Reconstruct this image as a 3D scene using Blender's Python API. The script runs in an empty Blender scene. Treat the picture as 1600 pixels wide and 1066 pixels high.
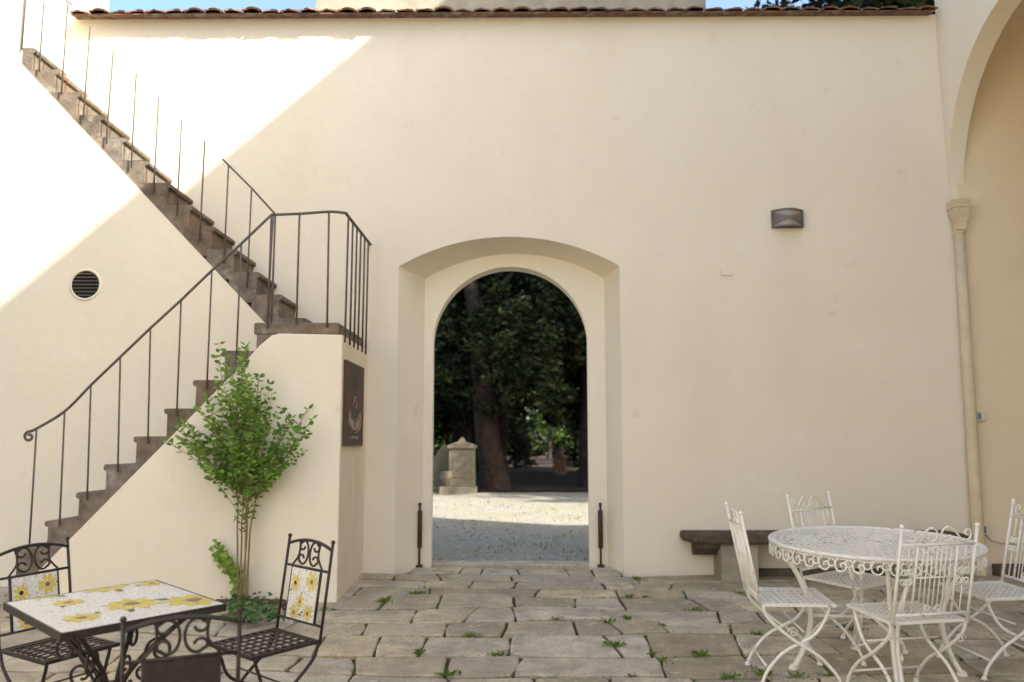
import bpy, bmesh, math, random
from mathutils import Vector, Matrix
from mathutils.geometry import tessellate_polygon
random.seed(7)
S = bpy.context.scene
C = S.collection
R = math.radians

# ------------------------------------------------------------------ camera
FPX, HOR, VPX, SLOPE = 1350.0, 692.0, 812.0, 0.05       # measured on the 1600 px wide photograph
PITCH = math.atan((HOR - 533) / FPX); YAW = math.atan((VPX - 800) / FPX)
def ray(px, py):
    u = (px - 800) / FPX; v = (533 - py) / FPX
    x, y, z = u, math.cos(PITCH) - v * math.sin(PITCH), math.sin(PITCH) + v * math.cos(PITCH)
    c, s = math.cos(YAW), math.sin(YAW)
    return x * c - y * s, x * s + y * c, z
_r = ray(800, 896)
D = 1.57 / (SLOPE - _r[2] / _r[1])          # distance of the courtyard wall
EYE = 1.57 - SLOPE * D                      # eye height above the wall's foot (the paving falls towards the camera)
def FZ(y): return SLOPE * (y - D) if y < D else 0.0
def onY(px, py, y):
    r = ray(px, py); t = y / r[1]; return Vector((r[0] * t, y, EYE + r[2] * t))
def onX(px, py, x):
    r = ray(px, py); t = x / r[0]; return Vector((x, r[1] * t, EYE + r[2] * t))
def onF(px, py, h=0.0):                     # on the sloping paving, h above it
    r = ray(px, py); t = (-SLOPE * D + h - EYE) / (r[2] - SLOPE * r[1])
    return Vector((r[0] * t, r[1] * t, EYE + r[2] * t))
def onZ(px, py, z=0.0):
    r = ray(px, py); t = (z - EYE) / r[2]; return Vector((r[0] * t, r[1] * t, z))

cam_d = bpy.data.cameras.new('camera'); cam = bpy.data.objects.new('camera', cam_d); C.objects.link(cam)
cam.location = (0, 0, EYE); cam.rotation_euler = (R(90) + PITCH, 0, YAW)
cam_d.sensor_width = 36; cam_d.lens = FPX / 1600 * 36; cam_d.clip_start = 0.05; cam_d.clip_end = 2000
cam_d.dof.use_dof = True; cam_d.dof.focus_distance = 5.2; cam_d.dof.aperture_fstop = 2.1
S.camera = cam

# ------------------------------------------------------------------ light
SUN = Vector((1.14, -0.78, 1.0)).normalized()          # towards the sun
w = bpy.data.worlds.new('World'); S.world = w; w.use_nodes = True
nt = w.node_tree; bg = nt.nodes['Background']
sky = nt.nodes.new('ShaderNodeTexSky'); sky.sky_type = 'NISHITA'; sky.sun_disc = False
sky.sun_elevation = math.asin(SUN.z); sky.sun_rotation = math.atan2(SUN.x, SUN.y)
sky.air_density = 0.75; sky.dust_density = 2.5; sky.ozone_density = 0.4
nt.links.new(sky.outputs[0], bg.inputs[0]); bg.inputs[1].default_value = 0.15
sl = bpy.data.lights.new('sun', 'SUN'); sl.energy = 3.4; sl.angle = R(0.6); sl.color = (1.0, 0.94, 0.85)
so = bpy.data.objects.new('sun', sl); C.objects.link(so)
so.rotation_euler = SUN.to_track_quat('Z', 'Y').to_euler(); so.location = SUN * 30
S.view_settings.view_transform = 'Standard'; S.view_settings.look = 'None'
S.view_settings.gamma = 1.0; S.view_settings.exposure = 1.76; S.view_settings.use_white_balance = True; S.view_settings.white_balance_temperature = 6450; S.view_settings.white_balance_tint = 6; S.view_settings.use_curve_mapping = False
S.cycles.use_denoising = True
S.cycles.max_bounces = 10; S.cycles.diffuse_bounces = 6

# ------------------------------------------------------------------ materials
def mat(name, col, rough=0.8, var=0.0, scale=4.0, bump=0.0, bscale=40.0, metal=0.0, col2=None, rnd=0.0, spec=0.3, dist=0.01, lo=0.35, hi=0.65):
    m = bpy.data.materials.new(name); m.use_nodes = True; t = m.node_tree; b = t.nodes['Principled BSDF']
    b.inputs['Roughness'].default_value = rough; b.inputs['Metallic'].default_value = metal
    b.inputs['Specular IOR Level'].default_value = spec
    tc = t.nodes.new('ShaderNodeTexCoord'); vec = tc.outputs['Object']
    c2 = col2 if col2 else tuple(max(0, c * (1 - var)) for c in col)
    n = t.nodes.new('ShaderNodeTexNoise'); n.inputs['Scale'].default_value = scale; n.inputs['Detail'].default_value = 8
    n.inputs['Roughness'].default_value = 0.62
    t.links.new(vec, n.inputs['Vector'])
    r = t.nodes.new('ShaderNodeValToRGB'); r.color_ramp.elements[0].position = lo; r.color_ramp.elements[1].position = hi
    r.color_ramp.elements[0].color = (*c2, 1); r.color_ramp.elements[1].color = (*col, 1)
    t.links.new(n.outputs[0], r.inputs[0]); out = r.outputs[0]
    if rnd:
        oi = t.nodes.new('ShaderNodeObjectInfo'); mr = t.nodes.new('ShaderNodeMapRange')
        mr.inputs[3].default_value = 1 - rnd; mr.inputs[4].default_value = 1 + rnd * 0.7
        t.links.new(oi.outputs['Random'], mr.inputs[0])
        hs = t.nodes.new('ShaderNodeHueSaturation'); t.links.new(mr.outputs[0], hs.inputs['Value']); t.links.new(out, hs.inputs['Color'])
        mr2 = t.nodes.new('ShaderNodeMapRange'); mr2.inputs[3].default_value = 1.2; mr2.inputs[4].default_value = 0.75
        fr = t.nodes.new('ShaderNodeMath'); fr.operation = 'FRACT'; mu = t.nodes.new('ShaderNodeMath'); mu.operation = 'MULTIPLY'; mu.inputs[1].default_value = 7.31
        t.links.new(oi.outputs['Random'], mu.inputs[0]); t.links.new(mu.outputs[0], fr.inputs[0]); t.links.new(fr.outputs[0], mr2.inputs[0]); t.links.new(mr2.outputs[0], hs.inputs['Saturation'])
        out = hs.outputs[0]
    t.links.new(out, b.inputs['Base Color'])
    if bump:
        n2 = t.nodes.new('ShaderNodeTexNoise'); n2.inputs['Scale'].default_value = bscale; n2.inputs['Detail'].default_value = 6
        t.links.new(vec, n2.inputs['Vector'])
        bp = t.nodes.new('ShaderNodeBump'); bp.inputs['Strength'].default_value = bump; bp.inputs['Distance'].default_value = dist
        t.links.new(n2.outputs[0], bp.inputs['Height']); t.links.new(bp.outputs[0], b.inputs['Normal'])
    return m
def overlay(m, col, scale, lo, hi, amount=1.0, detail=8, stretch=(1, 1, 1)):
    """a second irregular layer of colour (stain, lichen) over a material"""
    t = m.node_tree; b = t.nodes['Principled BSDF']; src = b.inputs['Base Color'].links[0].from_socket
    tc = t.nodes.new('ShaderNodeTexCoord'); mp = t.nodes.new('ShaderNodeMapping'); mp.inputs['Scale'].default_value = stretch
    mp.inputs['Location'].default_value = (3.1, 7.7, 1.3)
    n = t.nodes.new('ShaderNodeTexNoise'); n.inputs['Scale'].default_value = scale; n.inputs['Detail'].default_value = detail
    t.links.new(tc.outputs['Object'], mp.inputs[0]); t.links.new(mp.outputs[0], n.inputs['Vector'])
    mr = t.nodes.new('ShaderNodeMapRange'); mr.inputs[1].default_value = lo; mr.inputs[2].default_value = hi; mr.inputs[4].default_value = amount
    t.links.new(n.outputs[0], mr.inputs[0])
    mx = t.nodes.new('ShaderNodeMix'); mx.data_type = 'RGBA'
    t.links.new(mr.outputs[0], mx.inputs[0]); t.links.new(src, mx.inputs[6]); mx.inputs[7].default_value = (*col, 1)
    t.links.new(mx.outputs[2], b.inputs['Base Color']); return m
def leafmat(name, col, col2, trans=0.35, v0=0.55, v1=1.5):
    m = mat(name, col, rough=0.6, scale=3.0, col2=col2, spec=0.2)
    t = m.node_tree; b = t.nodes['Principled BSDF']; o = t.nodes['Material Output']
    tr = t.nodes.new('ShaderNodeBsdfTranslucent'); mx = t.nodes.new('ShaderNodeMixShader'); mx.inputs[0].default_value = trans
    src = b.inputs['Base Color'].links[0].from_socket
    g = t.nodes.new('ShaderNodeNewGeometry')
    hs = t.nodes.new('ShaderNodeHueSaturation'); mr = t.nodes.new('ShaderNodeMapRange'); mr.inputs[3].default_value = v0; mr.inputs[4].default_value = v1
    t.links.new(g.outputs['Random Per Island'], mr.inputs[0]); t.links.new(mr.outputs[0], hs.inputs['Value']); t.links.new(src, hs.inputs['Color'])
    t.links.new(hs.outputs[0], b.inputs['Base Color']); t.links.new(hs.outputs[0], tr.inputs[0])
    t.links.new(b.outputs[0], mx.inputs[1]); t.links.new(tr.outputs[0], mx.inputs[2]); t.links.new(mx.outputs[0], o.inputs[0])
    return m

M = {}
M['plaster'] = overlay(mat('cream_plaster', (0.80, 0.72, 0.575), 0.92, scale=0.9, col2=(0.775, 0.69, 0.54), bump=0.4, bscale=4.5, dist=0.02, spec=0.1), (0.70, 0.61, 0.46), 1.3, 0.52, 0.8, 0.5, stretch=(1, 1, 0.3))
overlay(M['plaster'], (0.86, 0.80, 0.67), 2.6, 0.62, 0.66, 0.18, detail=3)
overlay(M['plaster'], (0.60, 0.50, 0.36), 5, 0.66, 0.78, 0.35)
M['plaster_y'] = overlay(mat('loggia_shade_plaster', (0.77, 0.66, 0.48), 0.92, scale=1.1, col2=(0.74, 0.63, 0.44), bump=0.25, bscale=9, dist=0.012, spec=0.1), (0.62, 0.50, 0.33), 1.6, 0.5, 0.8, 0.4)  # cream plaster again, loggia shade and warm bounce put into its colour
M['column'] = mat('column_stone', (0.70, 0.58, 0.38), 0.85, 0.15, 6, 0.3, 60, spec=0.15)
M['step'] = overlay(overlay(mat('step_sandstone', (0.23, 0.185, 0.14), 0.9, 0.45, 9, 0.6, 45, rnd=0.18, spec=0.15), (0.27, 0.16, 0.10), 4, 0.55, 0.68, 0.45), (0.33, 0.31, 0.26), 7, 0.6, 0.7, 0.6)
M['pave'] = overlay(overlay(mat('paving_stone', (0.57, 0.485, 0.345), 0.88, 0.35, 5, 0.7, 38, rnd=0.27, spec=0.2, dist=0.012), (0.33, 0.28, 0.21), 3.6, 0.50, 0.64, 0.7), (0.66, 0.575, 0.42), 11, 0.6, 0.7, 0.5)
overlay(overlay(M['pave'], (0.20, 0.175, 0.135), 48, 0.57, 0.66, 0.7), (0.46, 0.39, 0.27), 2.1, 0.5, 0.72, 0.55)
M['joint'] = mat('joint_soil', (0.12, 0.095, 0.065), 0.95, 0.5, 14, 0.8, 60, spec=0.05)
M['iron'] = overlay(mat('wrought_iron', (0.035, 0.026, 0.020), 0.5, 0.4, 30, 0.3, 120, spec=0.4), (0.10, 0.045, 0.02), 12, 0.6, 0.72, 0.55)
M['rail'] = overlay(mat('rail_iron', (0.13, 0.115, 0.095), 0.6, 0.4, 30, 0.3, 120, spec=0.35), (0.16, 0.085, 0.04), 9, 0.56, 0.7, 0.6)
M['rust'] = mat('rusty_iron', (0.10, 0.05, 0.03), 0.8, 0.6, 25, 0.6, 90)
M['white'] = overlay(mat('white_painted_iron', (0.82, 0.785, 0.71), 0.45, 0.06, 12, 0.2, 90, spec=0.4), (0.60, 0.52, 0.40), 14, 0.58, 0.72, 0.6)
overlay(M['white'], (0.30, 0.14, 0.06), 26, 0.665, 0.70, 0.75)
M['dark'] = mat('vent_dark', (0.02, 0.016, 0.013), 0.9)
M['tile'] = overlay(mat('terracotta_tile', (0.27, 0.135, 0.078), 0.9, 0.5, 14, 0.6, 50, rnd=0.3), (0.30, 0.26, 0.20), 9, 0.52, 0.66, 0.8)
M['lamp'] = mat('grey_lamp_metal', (0.17, 0.15, 0.13), 0.5, 0.15, 10, spec=0.4)
M['glass'] = mat('frosted_lens', (0.33, 0.31, 0.27), 0.35, 0.2, 8, spec=0.5)
M['sign'] = mat('brown_sign_board', (0.095, 0.058, 0.035), 0.6, 0.25, 6, 0.1, 60)
M['signprint'] = mat('pale_sign_print', (0.42, 0.36, 0.28), 0.7, 0.3, 40)
M['plastic'] = mat('white_plastic_box', (0.62, 0.60, 0.55), 0.5, 0.05, 8)
M['grey'] = mat('grey_plastic', (0.18, 0.17, 0.16), 0.5, 0.05, 8)
M['bench'] = overlay(mat('bench_stone', (0.15, 0.12, 0.085), 0.9, 0.5, 7, 0.8, 40, spec=0.1), (0.25, 0.22, 0.17), 10, 0.58, 0.7, 0.5)
M['benchleg'] = mat('bench_pedestal_stone', (0.40, 0.36, 0.28), 0.9, 0.25, 5, 0.5, 40, spec=0.1)
M['leaf'] = leafmat('shrub_leaf', (0.23, 0.37, 0.065), (0.11, 0.22, 0.035), 0.4)
M['leaf_y'] = leafmat('vine_leaf', (0.30, 0.40, 0.08), (0.17, 0.27, 0.05), 0.4)
M['leaf_d'] = leafmat('ground_cover_leaf', (0.10, 0.165, 0.05), (0.045, 0.085, 0.028), 0.2)
M['weed'] = leafmat('weed_leaf', (0.21, 0.30, 0.05), (0.13, 0.20, 0.035), 0.35)
M['tree'] = leafmat('evergreen_leaf', (0.024, 0.033, 0.010), (0.010, 0.016, 0.005), 0.15, 0.2, 2.4)  # wide leaf-to-leaf value range paints sunlit specks into the dark crowns
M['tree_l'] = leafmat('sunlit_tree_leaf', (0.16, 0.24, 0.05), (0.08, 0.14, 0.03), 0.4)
M['bark'] = mat('bark', (0.055, 0.036, 0.026), 0.95, 0.6, 7, 1.0, 14, dist=0.04)
M['stem'] = mat('shrub_stem', (0.26, 0.21, 0.10), 0.8, 0.3, 20)
M['gravel'] = overlay(overlay(mat('gravel_ground', (0.44, 0.40, 0.33), 0.95, 0.4, 22, 1.0, 70, spec=0.1, dist=0.02), (0.31, 0.295, 0.17), 1.1, 0.48, 0.66, 0.6), (0.34, 0.27, 0.20), 0.35, 0.55, 0.75, 0.6)
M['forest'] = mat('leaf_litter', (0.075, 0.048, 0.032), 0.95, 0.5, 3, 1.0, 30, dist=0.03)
M['grass'] = leafmat('sparse_grass', (0.17, 0.20, 0.06), (0.09, 0.12, 0.035), 0.3)
M['pebble'] = mat('gravel_pebbles', (0.40, 0.37, 0.32), 0.9, 0.5, 9)
M['marble'] = overlay(mat('weathered_marble', (0.19, 0.16, 0.11), 0.85, 0.4, 3, 0.5, 25), (0.16, 0.14, 0.10), 4, 0.5, 0.65, 0.7)
M['flower'] = mat('yellow_glazed_tesserae', (0.68, 0.55, 0.14), 0.45, scale=30, col2=(0.56, 0.42, 0.06), spec=0.35)
M['heart'] = mat('brown_flower_heart', (0.36, 0.20, 0.09), 0.4, 0.5, 60, spec=0.5)
M['heart_d'] = mat('dark_flower_heart', (0.045, 0.02, 0.012), 0.4, 0.3, 60, spec=0.5)
M['flowerleaf'] = mat('green_tesserae', (0.10, 0.13, 0.05), 0.4, 0.4, 40, spec=0.5)
M['mud'] = mat('planter_soil', (0.14, 0.075, 0.045), 0.95, 0.5, 20, 0.8, 40)
M['cable'] = mat('beige_cable', (0.45, 0.38, 0.27), 0.6)
def mosaic_mat():
    m = bpy.data.materials.new('white_mosaic'); m.use_nodes = True; t = m.node_tree; b = t.nodes['Principled BSDF']
    tc = t.nodes.new('ShaderNodeTexCoord')
    v = t.nodes.new('ShaderNodeTexVoronoi'); v.inputs['Scale'].default_value = 75; v.feature = 'DISTANCE_TO_EDGE'
    v2 = t.nodes.new('ShaderNodeTexVoronoi'); v2.inputs['Scale'].default_value = 75
    t.links.new(tc.outputs['Object'], v.inputs['Vector']); t.links.new(tc.outputs['Object'], v2.inputs['Vector'])
    r = t.nodes.new('ShaderNodeValToRGB'); r.color_ramp.elements[0].position = 0.03; r.color_ramp.elements[1].position = 0.09
    r.color_ramp.elements[0].color = (0.62, 0.59, 0.54, 1); r.color_ramp.elements[1].color = (1, 1, 1, 1)
    t.links.new(v.outputs['Distance'], r.inputs[0])
    r2 = t.nodes.new('ShaderNodeValToRGB'); e = r2.color_ramp.elements
    e[0].color = (0.68, 0.65, 0.60, 1); e[1].color = (0.80, 0.77, 0.70, 1); e.new(0.12).color = (0.72, 0.70, 0.64, 1)
    sx = t.nodes.new('ShaderNodeSeparateColor'); t.links.new(v2.outputs['Color'], sx.inputs[0]); t.links.new(sx.outputs[0], r2.inputs[0])
    mx = t.nodes.new('ShaderNodeMix'); mx.data_type = 'RGBA'; mx.blend_type = 'MULTIPLY'; mx.inputs[0].default_value = 1
    t.links.new(r2.outputs[0], mx.inputs[6]); t.links.new(r.outputs[0], mx.inputs[7]); t.links.new(mx.outputs[2], b.inputs['Base Color'])
    b.inputs['Roughness'].default_value = 0.35; b.inputs['Specular IOR Level'].default_value = 0.4
    bp = t.nodes.new('ShaderNodeBump'); bp.inputs['Strength'].default_value = 0.3; bp.inputs['Distance'].default_value = 0.002
    t.links.new(r.outputs[0], bp.inputs['Height']); t.links.new(bp.outputs[0], b.inputs['Normal'])
    return m
M['mosaic'] = mosaic_mat()

# ------------------------------------------------------------------ mesh helpers
class MB:
    def __init__(s): s.v = []; s.f = []; s.sm = []
    def add(s, vs, fs, smooth=False):
        o = len(s.v); s.v += [tuple(a) for a in vs]
        for f in fs: s.f.append(tuple(i + o for i in f)); s.sm.append(smooth)
        return s
    def box(s, x0, x1, y0, y1, z0, z1):
        return s.add([(x0, y0, z0), (x1, y0, z0), (x1, y1, z0), (x0, y1, z0), (x0, y0, z1), (x1, y0, z1), (x1, y1, z1), (x0, y1, z1)],
                     [(0, 3, 2, 1), (4, 5, 6, 7), (0, 1, 5, 4), (1, 2, 6, 5), (2, 3, 7, 6), (3, 0, 4, 7)])
    def prism(s, poly, fn, d0, d1):
        """extrude a 2-D outline; fn(a, b, d) gives the 3-D point"""
        n = len(poly); vs = [fn(a, b, d0) for a, b in poly] + [fn(a, b, d1) for a, b in poly]
        tri = tessellate_polygon([[Vector((a, b, 0)) for a, b in poly]])
        fs = [tuple(t) for t in tri] + [tuple(i + n for i in reversed(t)) for t in tri]
        fs += [(i, (i + 1) % n, (i + 1) % n + n, i + n) for i in range(n)]
        return s.add(vs, fs)
    def tube(s, pts, r, n=8, closed=False, cap=True, flat=1.0):
        pts = [Vector(p) for p in pts]; N = len(pts); rr = r if isinstance(r, (list, tuple)) else [r] * N
        vs = []; fs = []; prev = None
        for i, p in enumerate(pts):
            a = pts[(i - 1) % N] if (closed or i > 0) else p; b = pts[(i + 1) % N] if (closed or i < N - 1) else p
            t = (b - a).normalized() if (b - a).length > 1e-9 else Vector((0, 0, 1))
            if prev is None:
                u = t.orthogonal().normalized()
                if abs(t.z) < 0.95: u = t.cross(Vector((0, 0, 1))).normalized()
            else:
                u = (prev - t * prev.dot(t)); u = u.normalized() if u.length > 1e-6 else t.orthogonal().normalized()
            prev = u; w_ = t.cross(u)
            for j in range(n):
                q = 2 * math.pi * j / n
                vs.append(p + u * math.cos(q) * rr[i] + w_ * math.sin(q) * rr[i] * flat)
        seg = N if closed else N - 1
        for i in range(seg):
            for j in range(n):
                k = (i + 1) % N
                fs.append((i * n + j, i * n + (j + 1) % n, k * n + (j + 1) % n, k * n + j))
        if cap and not closed:
            fs.append(tuple(range(n - 1, -1, -1))); fs.append(tuple((N - 1) * n + j for j in range(n)))
        return s.add(vs, fs, True)
    def lathe(s, prof, c=(0, 0, 0), n=16):
        vs = []; fs = []
        for r, z in prof:
            for j in range(n):
                q = 2 * math.pi * j / n; vs.append((c[0] + r * math.cos(q), c[1] + r * math.sin(q), c[2] + z))
        for i in range(len(prof) - 1):
            for j in range(n): fs.append((i * n + j, i * n + (j + 1) % n, (i + 1) * n + (j + 1) % n, (i + 1) * n + j))
        fs.append(tuple(range(n - 1, -1, -1))); fs.append(tuple((len(prof) - 1) * n + j for j in range(n)))
        return s.add(vs, fs, True)
    def ball(s, c, r, n=8):
        return s.lathe([(max(1e-4, r * math.sin(math.pi * i / 6)), -r * math.cos(math.pi * i / 6)) for i in range(7)], c, n)
    def mesh(s, name, m):
        me = bpy.data.meshes.new(name); me.from_pydata(s.v, [], s.f); me.update()
        me.polygons.foreach_set('use_smooth', s.sm)
        bm = bmesh.new(); bm.from_mesh(me); bmesh.ops.recalc_face_normals(bm, faces=bm.faces); bm.to_mesh(me); bm.free()
        me.materials.append(M[m]); return me
    def build(s, name, m, parent=None, bevel=0):
        o = bpy.data.objects.new(name, s.mesh(name, m)); C.objects.link(o)
        if parent: o.parent = parent
        if bevel:
            b = o.modifiers.new('bevel', 'BEVEL'); b.width = bevel; b.segments = 2; b.limit_method = 'ANGLE'; b.angle_limit = R(35)
        return o
def raw(name, vs, fs, m, parent=None):
    me = bpy.data.meshes.new(name); me.from_pydata(vs, [], fs); me.update(); me.materials.append(M[m])
    o = bpy.data.objects.new(name, me); C.objects.link(o)
    if parent: o.parent = parent
    return o
def tag(o, label, cat, group=None, kind=None):
    if label: o['label'] = label
    if cat: o['category'] = cat
    if group: o['group'] = group
    if kind: o['kind'] = kind
    return o
def thing(name, label, cat, group=None, loc=(0, 0, 0)):
    o = bpy.data.objects.new(name, None); C.objects.link(o); o.location = loc; o.empty_display_size = 0.1
    return tag(o, label, cat, group)
def copy_tree(o, parent=None):
    c = o.copy(); C.objects.link(c); c.parent = parent
    for ch in list(o.children): copy_tree(ch, c)
    return c
def crom(pts, n=6):
    pts = [Vector(p) for p in pts]; out = []
    P = [pts[0] * 2 - pts[1]] + pts + [pts[-1] * 2 - pts[-2]]
    for i in range(1, len(P) - 2):
        for j in range(n):
            t = j / n; a, b, c, d = P[i - 1:i + 3]
            out.append(0.5 * ((2 * b) + (c - a) * t + (2 * a - 5 * b + 4 * c - d) * t * t + (3 * b - a - 3 * c + d) * t ** 3))
    out.append(pts[-1]); return out
def spiral(cx, cz, r0, r1, a0, a1, n=18):
    return [(cx + (r0 + (r1 - r0) * i / n) * math.cos(R(a0 + (a1 - a0) * i / n)), cz + (r0 + (r1 - r0) * i / n) * math.sin(R(a0 + (a1 - a0) * i / n))) for i in range(n + 1)]
XZ = lambda y0: (lambda a, b, d: (a, y0 + d, b))
def on_floor(o, x, y, th):
    """stand a thing on the sloping paving"""
    o.matrix_world = Matrix.Translation((x, y, FZ(y))) @ Matrix.Rotation(math.atan(SLOPE), 4, 'X') @ Matrix.Rotation(R(th), 4, 'Z')
rnd = random.uniform

# ================================================================== SETTING
YF = onF(527, 941).y            # front face of the stair block
YV = (D + YF) / 2               # face of the wall under the upper flight
XB = -1.42                      # right face of the stair block
XA = 4.07                       # face of the arcade

# ---- courtyard floor: joint sheet + stones
fl = MB()
nx, ny = 30, 44
for j in range(ny + 1):
    for i in range(nx + 1):
        y = -14 + (D + 0.72 + 14) * j / ny; fl.v.append((-9 + 17.5 * i / nx, y, FZ(y) - 0.022))
for j in range(ny):
    for i in range(nx): a = j * (nx + 1) + i; fl.f.append((a, a + 1, a + nx + 2, a + nx + 1)); fl.sm.append(False)
floor = fl.build('courtyard_floor', 'joint'); floor['kind'] = 'structure'
floor['label'] = 'stone paved courtyard floor with mossy joints'
rr = MB().add([(-9, -14, FZ(-14) - 0.004), (8.5, -14, FZ(-14) - 0.004), (8.5, 2.55, FZ(2.55) - 0.004), (-9, 2.55, FZ(2.55) - 0.004)], [(0, 1, 2, 3)]).build('paving_behind', 'pave', floor)
def stone(poly, z_top, th=0.03):
    """irregular flag: poly (x, y) counter-clockwise; chipped, rounded top edge"""
    n = len(poly); cx = sum(p[0] for p in poly) / n; cy = sum(p[1] for p in poly) / n
    vs = []; tilt = (rnd(-.006, .006), rnd(-.008, .008)); up = rnd(-0.006, 0.006)
    def zz(x, y): return z_top(y) + up + tilt[0] * (x - cx) + tilt[1] * (y - cy)
    rings = ((1.0, -th, 0), (1.0, -0.008, 0), (0.0, -0.003, 0.006), (0.0, 0.0, 0.018))
    for _, dz, inset in rings:
        for x, y in poly:
            d = math.hypot(x - cx, y - cy) or 1; q = 1 - inset / d
            vs.append((cx + (x - cx) * q, cy + (y - cy) * q, zz(x, y) + dz + (rnd(-.002, .002) if inset else 0)))
    fs = []
    for k in range(3):
        for i in range(n): fs.append((k * n + i, k * n + (i + 1) % n, (k + 1) * n + (i + 1) % n, (k + 1) * n + i))
    fs.append(tuple(3 * n + i for i in range(n)))
    o = MB().add(vs, fs).build('paving_stone', 'pave', floor); return o
rows = [8.30, 7.97, 7.69, 7.38, 7.08, 6.66, 6.30, 5.95, 5.50, 5.12, 4.74, 4.30, 3.88, 3.42, 3.0, 2.56]
joints = []
def wav(y, x): return y + 0.05 * math.sin(x * 1.3 + y * 2.1) + 0.028 * math.sin(x * 3.1 + y * 5) - 0.012 * x
for ri in range(len(rows) - 1):
    yt, yb = rows[ri], rows[ri + 1]
    x = -1.0 if ri == 0 else -5.0 - rnd(0, .5); xe = 1.0 if ri == 0 else 5.2
    if ri: x = max(x, -5.3)
    lean0 = rnd(-.03, .03)
    while x < xe:
        L = random.choice((.32, .42, .5, .58, .66, .78, .9)) * rnd(.72, 1.0)
        if ri in (0,): L *= 0.62
        x1 = x + L; lean1 = random.gauss(0, .022); g = rnd(.002, .005); gy = rnd(.011, .019)
        if ri == 0: x1 = min(x1, 1.0)
        n = 5
        top = [(x + lean0 + g + (x1 + lean1 - x - lean0 - 2 * g) * i / n, 0) for i in range(n + 1)]
        top = [(a, wav(yt, a) - gy + rnd(-.010, .004)) for a, _ in top]
        bot = [(x - lean0 + g + (x1 - lean1 - x + lean0 - 2 * g) * i / n, 0) for i in range(n + 1)]
        bot = [(a, wav(yb, a) + gy + rnd(-.004, .010)) for a, _ in bot]
        sr = [((top[-1][0] + bot[-1][0]) / 2 + rnd(-.014, .010), (top[-1][1] + bot[-1][1]) / 2)]
        sl_ = [((top[0][0] + bot[0][0]) / 2 + rnd(-.010, .014), (top[0][1] + bot[0][1]) / 2)]
        # round the corners a little
        c_ = rnd(.003, .010)
        top[0] = (top[0][0] + c_, top[0][1] - c_); top[-1] = (top[-1][0] - c_, top[-1][1] - c_)
        bot[0] = (bot[0][0] + c_, bot[0][1] + c_); bot[-1] = (bot[-1][0] - c_, bot[-1][1] + c_)
        if x1 - x > .1: stone(bot + sr + top[::-1] + sl_, lambda y: SLOPE * (y - D))
        joints.append((x1, (yt + yb) / 2, lean1, yt, yb)); x = x1; lean0 = lean1
# ---- ground beyond the gate
def disc_sheet(name, m, x0, x1, y0, y1, z, nx, ny, amp):
    b = MB()
    for j in range(ny + 1):
        for i in range(nx + 1):
            t = j / ny; y = y0 + (y1 - y0) * t * t; x = (x0 + (x1 - x0) * i / nx)
            b.v.append((x, y, z + amp * (math.sin(x * .9 + y * .7) + math.sin(y * 1.7 - x * .4)) * min(1, (y - y0) / 2)))
    for j in range(ny):
        for i in range(nx): a = j * (nx + 1) + i; b.f.append((a, a + 1, a + nx + 2, a + nx + 1)); b.sm.append(True)
    return b.build(name, m)
out_ground = disc_sheet('gravel_yard', 'gravel', -300, 300, D + .70, 600, -0.02, 60, 60, .004)
tag(out_ground, 'pale gravel yard with thin grass beyond the gateway', None, kind='structure')
lit = disc_sheet('woodland_floor', 'forest', -60, 60, 21.2, 300, 0.02, 40, 20, .012)
tag(lit, 'dark leaf covered ground under the avenue trees', None, kind='structure')

# ================================================================== COURTYARD WALL with the gateway
wall = thing('courtyard_wall', 'tall cream plastered courtyard wall pierced by an arched gateway', 'wall', loc=(0, D, 0))
OVH = 0.15; ztile = onY(850, 16.5, D - OVH).z; wz = ztile + .02          # wall top
oL, oR = onY(623, 420, D), onY(968, 412, D); oT = onY(800, 370, D)
REC = 0.34; YI = D + REC                                # splayed niche: inner panel plane
iL, iR = onY(664, 437, YI), onY(944, 434, YI); iT = onY(802, 397, YI)
aL, aR = onY(677, 540, YI), onY(918, 540, YI); aT = onY(798, 417, YI)
def seg_arch(x0, x1, zs, zt, n=32):
    """segmental arch points from left springing to right springing"""
    wd = (x1 - x0) / 2; h = zt - zs; r = (wd * wd + h * h) / (2 * h); cz = zt - r; cx = (x0 + x1) / 2
    a0 = math.asin(min(1, wd / r))
    if h > wd: a0 = math.pi - a0
    return [(cx + r * math.sin(-a0 + 2 * a0 * i / n), cz + r * math.cos(-a0 + 2 * a0 * i / n)) for i in range(n + 1)]
def opening(x0, x1, zs, zt, n=32): return [(x0, -0.05)] + seg_arch(x0, x1, zs, zt, n) + [(x1, -0.05)]
zso = (oL.z + oR.z) / 2; zsi = (iL.z + iR.z) / 2
zs_a = aT.z - (aR.x - aL.x) / 2 * 1.0
O1 = opening(oL.x, oR.x, zso, oT.z); O2 = opening(iL.x, iR.x, zsi, iT.z); O3 = opening(aL.x, aR.x, zs_a, aT.z, 32)
WX0, WX1 = -5.2, 8.3
YB_ = YI + 0.10                                         # the thin rebate, then the back of the wall splays again
def ring(outer, inner, y0, y1, mb):
    n = len(outer); mb.add([(a, y0, b) for a, b in outer] + [(a, y1, b) for a, b in inner], [(i, i + 1, i + 1 + n, i + n) for i in range(n - 1)])
def plane_with(open_, x0, x1, z1, y, mb):
    poly = [(x0, -0.05)] + [open_[0]] + open_[1:-1] + [open_[-1], (x1, -0.05), (x1, z1), (x0, z1)]
    tri = tessellate_polygon([[Vector((a, b, 0)) for a, b in poly]]); mb.add([(a, y, b) for a, b in poly], [tuple(t) for t in tri])
wb = MB()
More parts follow.
